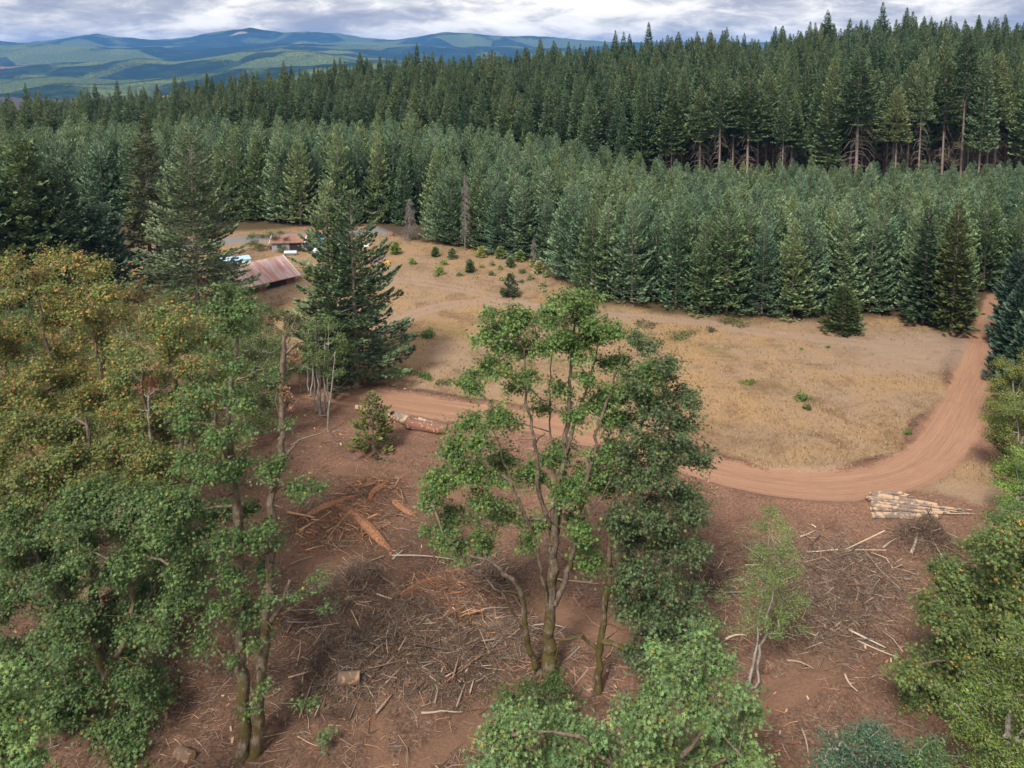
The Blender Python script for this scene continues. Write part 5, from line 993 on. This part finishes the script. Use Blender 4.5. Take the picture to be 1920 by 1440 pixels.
for i, (x0, y0, x1, y1, lb) in enumerate(FB):
    a, b = gp(x0, y0), gp(x1, y1); up = .9 if i == 16 else 0; a[2] = gz(*a[:2]) + .1; b[2] = gz(*b[:2]) + .14 + up; rng = np.random.default_rng(900 + i); mid = (a + b) / 2; t = np.linspace(0, 1, 7)[:, None]
    P = a + (b - a) * t + np.sin(t * pi) * rng.normal(0, .04, 3) * np.linalg.norm(b - a); P[:, 2] = np.maximum(P[:, 2], gz(P[:, 0], P[:, 1]) + .05); r = rng.uniform(.05, .085) * (1.6 if i == 16 else 1)
    v, f, c = capped_tube(P - mid, np.linspace(r, r * .45, 7), 7, .06, rng); n = len(v); cl = np.tile(np.array([(.50, .40, .31)] if 'white' in lb or 'pale' in lb else [(.33, .25, .19)]) * rng.uniform(.8, 1.1), (n, 1))
    if i % 3 != 2:      # a side fork
        q = P[3] - mid; e = q + (b - a) * .22 + rng.normal(0, .2, 3) * [1, 1, .3]; v2, f2 = tubes(q[None], e[None], np.array([r * .5]), np.array([r * .2]), 5); f = [f, c, f2 + n]; v = np.vstack([v, v2]); cl = np.vstack([cl, cl[:len(v2)]])
    else: f = [f, c]
    o = mesh_obj('fallen_branch', v, f, STICK, smooth=True, cols=cl); o.location = mid; tag(o, lb, 'branch')
# splintered orange slabs
def slab(pts, w, th, label, seed):
    rng = np.random.default_rng(seed); P = np.array([gp(*p[:2]) for p in pts]); P[:, 2] = gz(P[:, 0], P[:, 1]) + np.array([p[2] for p in pts]); c0 = P.mean(0); Q = smooth_line(P - c0, 2); n = len(Q); d = norm(np.gradient(Q, axis=0)); s_ = norm(np.cross(d, [0, 0, 1.])); up = np.cross(s_, d); k = 13; Vv = []; cg = rng.normal(0, .07, (1, k, 1)) * (.4 + w)
    wv = w * (np.sin(np.linspace(.25, pi - .15, n)) ** .6)[:, None] * np.linspace(-.5, .5, k)[None]
    jag = rng.normal(0, .05 * w, (1, k, 1)) * norm(d)[:, None] ; top = Q[:, None] + s_[:, None] * wv[..., None] + up[:, None] * (th * (1 - (np.linspace(-1, 1, k) ** 2))[None, :, None] + rng.normal(0, .015, (n, k, 1)) + cg) + jag + d[:, None] * (rng.normal(0, .45 * w, (1, k, 1)) * np.linspace(-1, 1, n)[:, None, None] ** 5); bot = top - up[:, None] * .12
    Vv = np.concatenate([top.reshape(-1, 3), bot.reshape(-1, 3)]); I = np.arange(n * k).reshape(n, k); f = np.stack([I[:-1, :-1], I[:-1, 1:], I[1:, 1:], I[1:, :-1]], -1).reshape(-1, 4); N_ = n * k
    ed = np.concatenate([I[0], I[1:, -1], I[-1, ::-1][1:], I[::-1, 0][1:-1]]); e2 = np.roll(ed, -1); f = np.vstack([f, f[:, ::-1] + N_, np.stack([ed, ed + N_, e2 + N_, e2], -1)])
    o = mesh_obj('splintered_slab', Vv, f, ORANGEWOOD, smooth=False); o.location = c0; return tag(o, label, 'wood slab')
slab([(572, 979, .25), (610, 968, .6), (650, 970, .85)], .75, .04, 'left half of the great broken orange slab in the slash', 1)
slab([(632, 970, .85), (680, 998, .55), (724, 1027, .1)], .75, .04, 'right half of the great orange slab sloping down to the right', 6)
slab([(690, 952, .2), (700, 938, .5), (725, 925, .4)], .4, .12, 'curved orange slab above the great slab', 2)
slab([(735, 945, .2), (755, 958, .3), (775, 965, .1)], .35, .1, 'small orange slab right of the curved one', 3)
slab([(625, 992, .2), (650, 995, .3), (670, 1000, .1)], .7, .2, 'short dark orange chunk under the great slab', 4)
slab([(748, 1135, .2), (790, 1115, .3), (840, 1105, .2)], .55, .15, 'reddish decayed trunk lying in the middle of the slash', 5)
for i, (x0, y0, x1, y1) in enumerate([(562, 1002, 625, 980), (640, 978, 668, 970), (540, 965, 590, 990), (683, 988, 708, 980)]):
    a, b = gp(x0, y0), gp(x1, y1); a[2] = gz(*a[:2]) + .2; b[2] = gz(*b[:2]) + .6
    log(a, b, .10, .06, ['long pale splinter leaning on the great orange slab', 'short pale splinter behind the great slab', 'dark splinter at the left end of the great slab', 'white splinter right of the great slab'][i], 360 + i, CUT, name='splinter')

# ================================================================== FARM
ROOFM, n_ = new_mat('rusty_metal_roof'); p_ = n_.n('ShaderNodeTexCoord').outputs['Object']
s1 = n_.noise(n_.scale(p_, (.12, 1.6, .12)), 1.0, 5, .7, .3); s2 = n_.noise(p_, .5, 4, .6); fin_ = n_.noise(p_, 5, 4, .7)
c_ = n_.mix(n_.step(s1, .42, .60), (.48, .20, .15), (.70, .56, .54)); c_ = n_.mix(n_.math('MULTIPLY', n_.step(s2, .5, .66), .5), c_, (.42, .16, .11)); c_ = n_.mix(.25, c_, n_.mix(fin_, (.25, .12, .09), (.7, .6, .58)))
finish(n_, c_, .6, n_.n('ShaderNodeTexWave', {'Vector': p_, 'Scale': 1.2}, wave_type='BANDS', bands_direction='Y').outputs['Fac'], .6, .04, Metallic=.1)
WALLR = simple('dark_red_boards', (.20, .07, .05), .85, .3, 4); WALLG = simple('grey_boards', (.30, .29, .29), .85, .2, 4); BLUEW = simple('pale_blue_sheet', (.38, .55, .72), .6, .12, 2); WHITEM = simple('white_trim', (.72, .72, .76), .5, .06, 3); DARKM = simple('opening_shade_and_stand', (.03, .025, .022), .9, .3, 3)
BLUET = simple('blue_tarp', (.02, .32, .68), .5, .25, 2.5, bstr=.6); RUSTM = simple('rust_brown_roof', (.27, .14, .105), .8, .3, 1.2); GLASS = simple('window_glass', (.05, .06, .08), .15, .2, 2); CARP = simple('dark_blue_car_paint', (.03, .06, .13), .3, .1, 2, .3); TYRE = simple('tyre_rubber', (.02, .02, .02), .9, .2, 8); GREYC = simple('silver_paint', (.42, .46, .50), .4, .1, 2, .3); WHITEP = simple('white_plastic', (.75, .76, .80), .6, .15, 3)
def prism(name, pts, ext, mat, parent):
    """polygon pts (x,z) extruded along y from ext[0] to ext[1]"""
    n = len(pts); V = [(x, ext[0], z) for x, z in pts] + [(x, ext[1], z) for x, z in pts]; me = bpy.data.meshes.new(name)
    me.from_pydata(V, [], [tuple(range(n))[::-1] if False else tuple(range(n)), tuple(range(2 * n - 1, n - 1, -1))] + [(i, i + n, (i + 1) % n + n, (i + 1) % n) for i in range(n)]); me.materials.append(mat); me.update()
    import bmesh; bm = bmesh.new(); bm.from_mesh(me); bmesh.ops.recalc_face_normals(bm, faces=bm.faces); bm.to_mesh(me); bm.free()
    o = bpy.data.objects.new(name, me); S.collection.objects.link(o); o.parent = parent; return o
def box(name, x0, x1, y0, y1, z0, z1, mat, parent): return prism(name, [(x0, z0), (x1, z0), (x1, z1), (x0, z1)], (y0, y1), mat, parent)
def gable(name, loc, rz, W, L, h, rise, label, cat, wall, roof, over=.5, doorway_shades=(), windows=(), front=1.0):
    """ridge along local x (length L), span W along y"""
    o = empty(name, loc, rz, label=label, cat=cat); hl, hw = L / 2, W / 2
    w_ = prism('wall', [(-hw, -.4), (hw, -.4), (hw, h), (0, h + rise), (-hw, h)], (-hl, hl), wall, o); w_.rotation_euler = (0, 0, radians(90))
    th = .12; sl = rise / hw
    for s, nm in ((-1, 'roof'), (1, 'roof')):
        e = hw + over; r = prism(nm, [(0, h + rise + .03), (-s * 0 + s * e, h + rise + .03 - sl * e), (s * e, h + rise + .03 - sl * e + th), (0, h + rise + .03 + th)], (-hl - over, hl + over), roof, o); r.rotation_euler = (0, 0, radians(90))
        for xx in (-hl - over - .1, hl + over - .02):
            t = prism('roof_trim', [(0, h + rise - .02), (s * (e + .02), h + rise - .02 - sl * (e + .02)), (s * (e + .02), h + rise + .07 - sl * e + th), (0, h + rise + .07 + th)], (xx, xx + .12), WHITEM, o); t.rotation_euler = (0, 0, radians(90))
    for (side, c, wd, ht) in doorway_shades:
        box('door', c - wd / 2, c + wd / 2, side * hw - .06, side * hw + .06, 0, ht, DARKM, o)  # solid dark panel: shade of the open doorway painted as colour
    for (side, c, wd, z0, ht) in windows:
        box('window', c - wd / 2, c + wd / 2, side * hw - .05, side * hw + .05, z0, z0 + ht, GLASS, o)
    return o
# main barn: near eave faces down right of the picture
b = gp(500, 534); az_ = math.atan2(7.1, 6.7)
mid = at(476, 520, b[1] + 1); mid[2] = float(ground_z(mid[0], mid[1]))
BARN = gable('barn', mid, az_, 9.6, 10.0, 1.5, 2.2, 'barn with rust streaked metal roof behind the largest fir', 'barn', WALLR, ROOFM, .6, doorway_shades=[(-1, 1.5, 3.6, 1.25), (-1, -3.2, 2.4, 1.1)], windows=[(-1, 4.2, .7, .6, .5)])
q = gp(440, 520); o = empty('trailer', q, .45, label='pale blue trailer half hidden by the largest fir', cat='trailer')
box('body', -2.6, 2.6, -1.3, 1.3, .7, 3.3, BLUEW, o); box('roof', -2.7, 2.7, -1.4, 1.4, 3.3, 3.4, BLUEW, o); box('window', -1.2, .2, -1.36, -1.29, 2.0, 3.0, GLASS, o); box('door', 1.0, 1.8, -1.36, -1.29, .8, 2.9, WHITEP, o)
q = gp(405, 534); gable('shed', q, .3, 4.0, 4.6, 2.0, .9, 'small red roofed shed below the pale blue trailer', 'shed', WALLR, simple('red_roof', (.50, .13, .08), .7, .2, 2), .3, doorway_shades=[(-1, 0, 1.2, 1.8)])
q = gp(543, 466); gable('shed', q, .12, 5.0, 6.0, 1.9, .8, 'grey walled shed with rust brown roof behind the barn', 'shed', WALLG, RUSTM, .4, doorway_shades=[(-1, 1.5, 2.2, 1.6)], windows=[(-1, -1.6, .8, .8, .6)])
def wheels(o, xs_, y, r, w_=.22):
    for x in xs_:
        for s in (-1, 1):
            a = np.linspace(0, 2 * pi, 16, endpoint=False); P = np.array([(x, s * y - w_ / 2, r), (x, s * y + w_ / 2, r)]); v, f, c = capped_tube(P, [r, r], 14); mesh_obj('wheel', v, [f, c], TYRE, o, smooth=False)
def car(px, py, rz, label, paint, name='parked_car'):
    q = gp(px, py); o = empty(name, q, rz, label=label, cat='car'); prism('body', [(-2.2, .4), (2.2, .4), (2.25, .85), (1.3, .98), (-2.1, 1.02), (-2.25, .7)], (-.88, .88), paint, o)
    prism('cabin', [(-1.9, 1.0), (1.1, .97), (.45, 1.5), (-1.5, 1.52)], (-.76, .76), GLASS, o); box('roof', -1.5, .45, -.7, .7, 1.52, 1.57, paint, o); wheels(o, (-1.35, 1.4), .8, .34)
    for s in (-1, 1): box('headlight', 2.2, 2.27, s * .6 - .18, s * .6 + .18, .62, .8, WHITEP, o)
    return o
car(263, 486, 1.2, 'dark blue car parked in the gap between the left firs', CARP)
car(586, 470, .2, 'dark car parked beside the grey walled shed', simple('black_paint', (.03, .03, .035), .3, .1, 2))
def heap(name, px, py, w_, h_, mat, label, cat, seed):
    rng = np.random.default_rng(seed); q = gp(px, py); import bmesh
    bm = bmesh.new(); bmesh.ops.create_icosphere(bm, subdivisions=3, radius=1)
    for v in bm.verts:
        f = 1 + .28 * math.sin(v.co.x * 5 + seed) * math.cos(v.co.y * 4 + seed * 2) + rng.normal(0, .07); v.co = (v.co.x * w_ / 2 * f, v.co.y * w_ / 2 * f * .8, max(v.co.z, -.1) * h_ * f)
    me = bpy.data.meshes.new(name); bm.to_mesh(me); bm.free(); me.materials.append(mat); o = bpy.data.objects.new(name, me); S.collection.objects.link(o); o.location = q; return tag(o, label, cat)
heap('tarp', 597, 462, 1.9, 2.0, BLUET, 'blue tarp heap left of the paired firs trunk', 'tarp', 1); heap('tarp', 640, 458, 1.8, 2.4, BLUET, 'taller blue tarp behind the paired firs', 'tarp', 2); heap('tarp', 632, 450, 1.6, 1.2, BLUET, 'small blue tarp furthest back', 'tarp', 3)
heap('bag_pile', 643, 466, 2.8, 1.2, WHITEP, 'white bags below the taller blue tarp', 'bags', 4); heap('bag_pile', 592, 474, 1.4, .9, WHITEP, 'single white sack below the left blue tarp', 'bags', 5); heap('bag_pile', 686, 462, 1.6, .8, WHITEP, 'white sacks right of the paired firs', 'bags', 6)
heap('junk_pile', 708, 492, 3.4, 1.0, simple('purple_grey_junk', (.26, .18, .20), .9, .5, 3, bstr=1), 'purple grey junk pile at the edge of the grass', 'junk pile', 7); heap('junk_pile', 722, 494, 2.2, .6, simple('yellow_junk', (.48, .28, .07), .9, .4, 3, bstr=1), 'yellow orange heap beside the junk pile', 'junk pile', 8)
heap('junk_pile', 733, 442, 1.8, .8, simple('brown_junk', (.22, .11, .09), .9, .4, 3), 'small reddish heap by the gravel lane', 'junk pile', 9)
q = gp(545, 478); o = empty('stock_tank', q, .1, label='grey metal stock tank in front of the rust brown shed', cat='tank'); P = np.array([(-1.2, 0, .45), (1.2, 0, .45)]); v, f, c = capped_tube(P, [.45, .45], 16); mesh_obj('tank', v, [f, c], GREYC, o); box('stand', -1, -.8, -.4, .4, 0, .3, DARKM, o); box('stand', .8, 1, -.4, .4, 0, .3, DARKM, o)
bush('bush', 574, 520, 30, 10, 640, 'yellow flowering weeds along the right eave of the barn', [(.42, .34, .04), (.20, .22, .04)])

# ================================================================== AIR
import bmesh
bm = bmesh.new(); bmesh.ops.create_cube(bm, size=1.0); me = bpy.data.meshes.new('haze'); bm.to_mesh(me); bm.free()
hz = bpy.data.objects.new('haze', me); S.collection.objects.link(hz); hz.scale = (34000, 14200, 590); hz.location = (0, 6500, -60); tag(hz, 'thin blue haze over the distant hills', 'haze', kind='stuff')
m = bpy.data.materials.new('haze'); m.use_nodes = True; n = NT(m.node_tree); vol = n.n('ShaderNodeVolumePrincipled', {'Color': (.16, .43, 1.0, 1), 'Density': 5.8e-5, 'Anisotropy': 0.0}); n.n('ShaderNodeOutputMaterial', {'Volume': vol.outputs[0]}); me.materials.append(m)
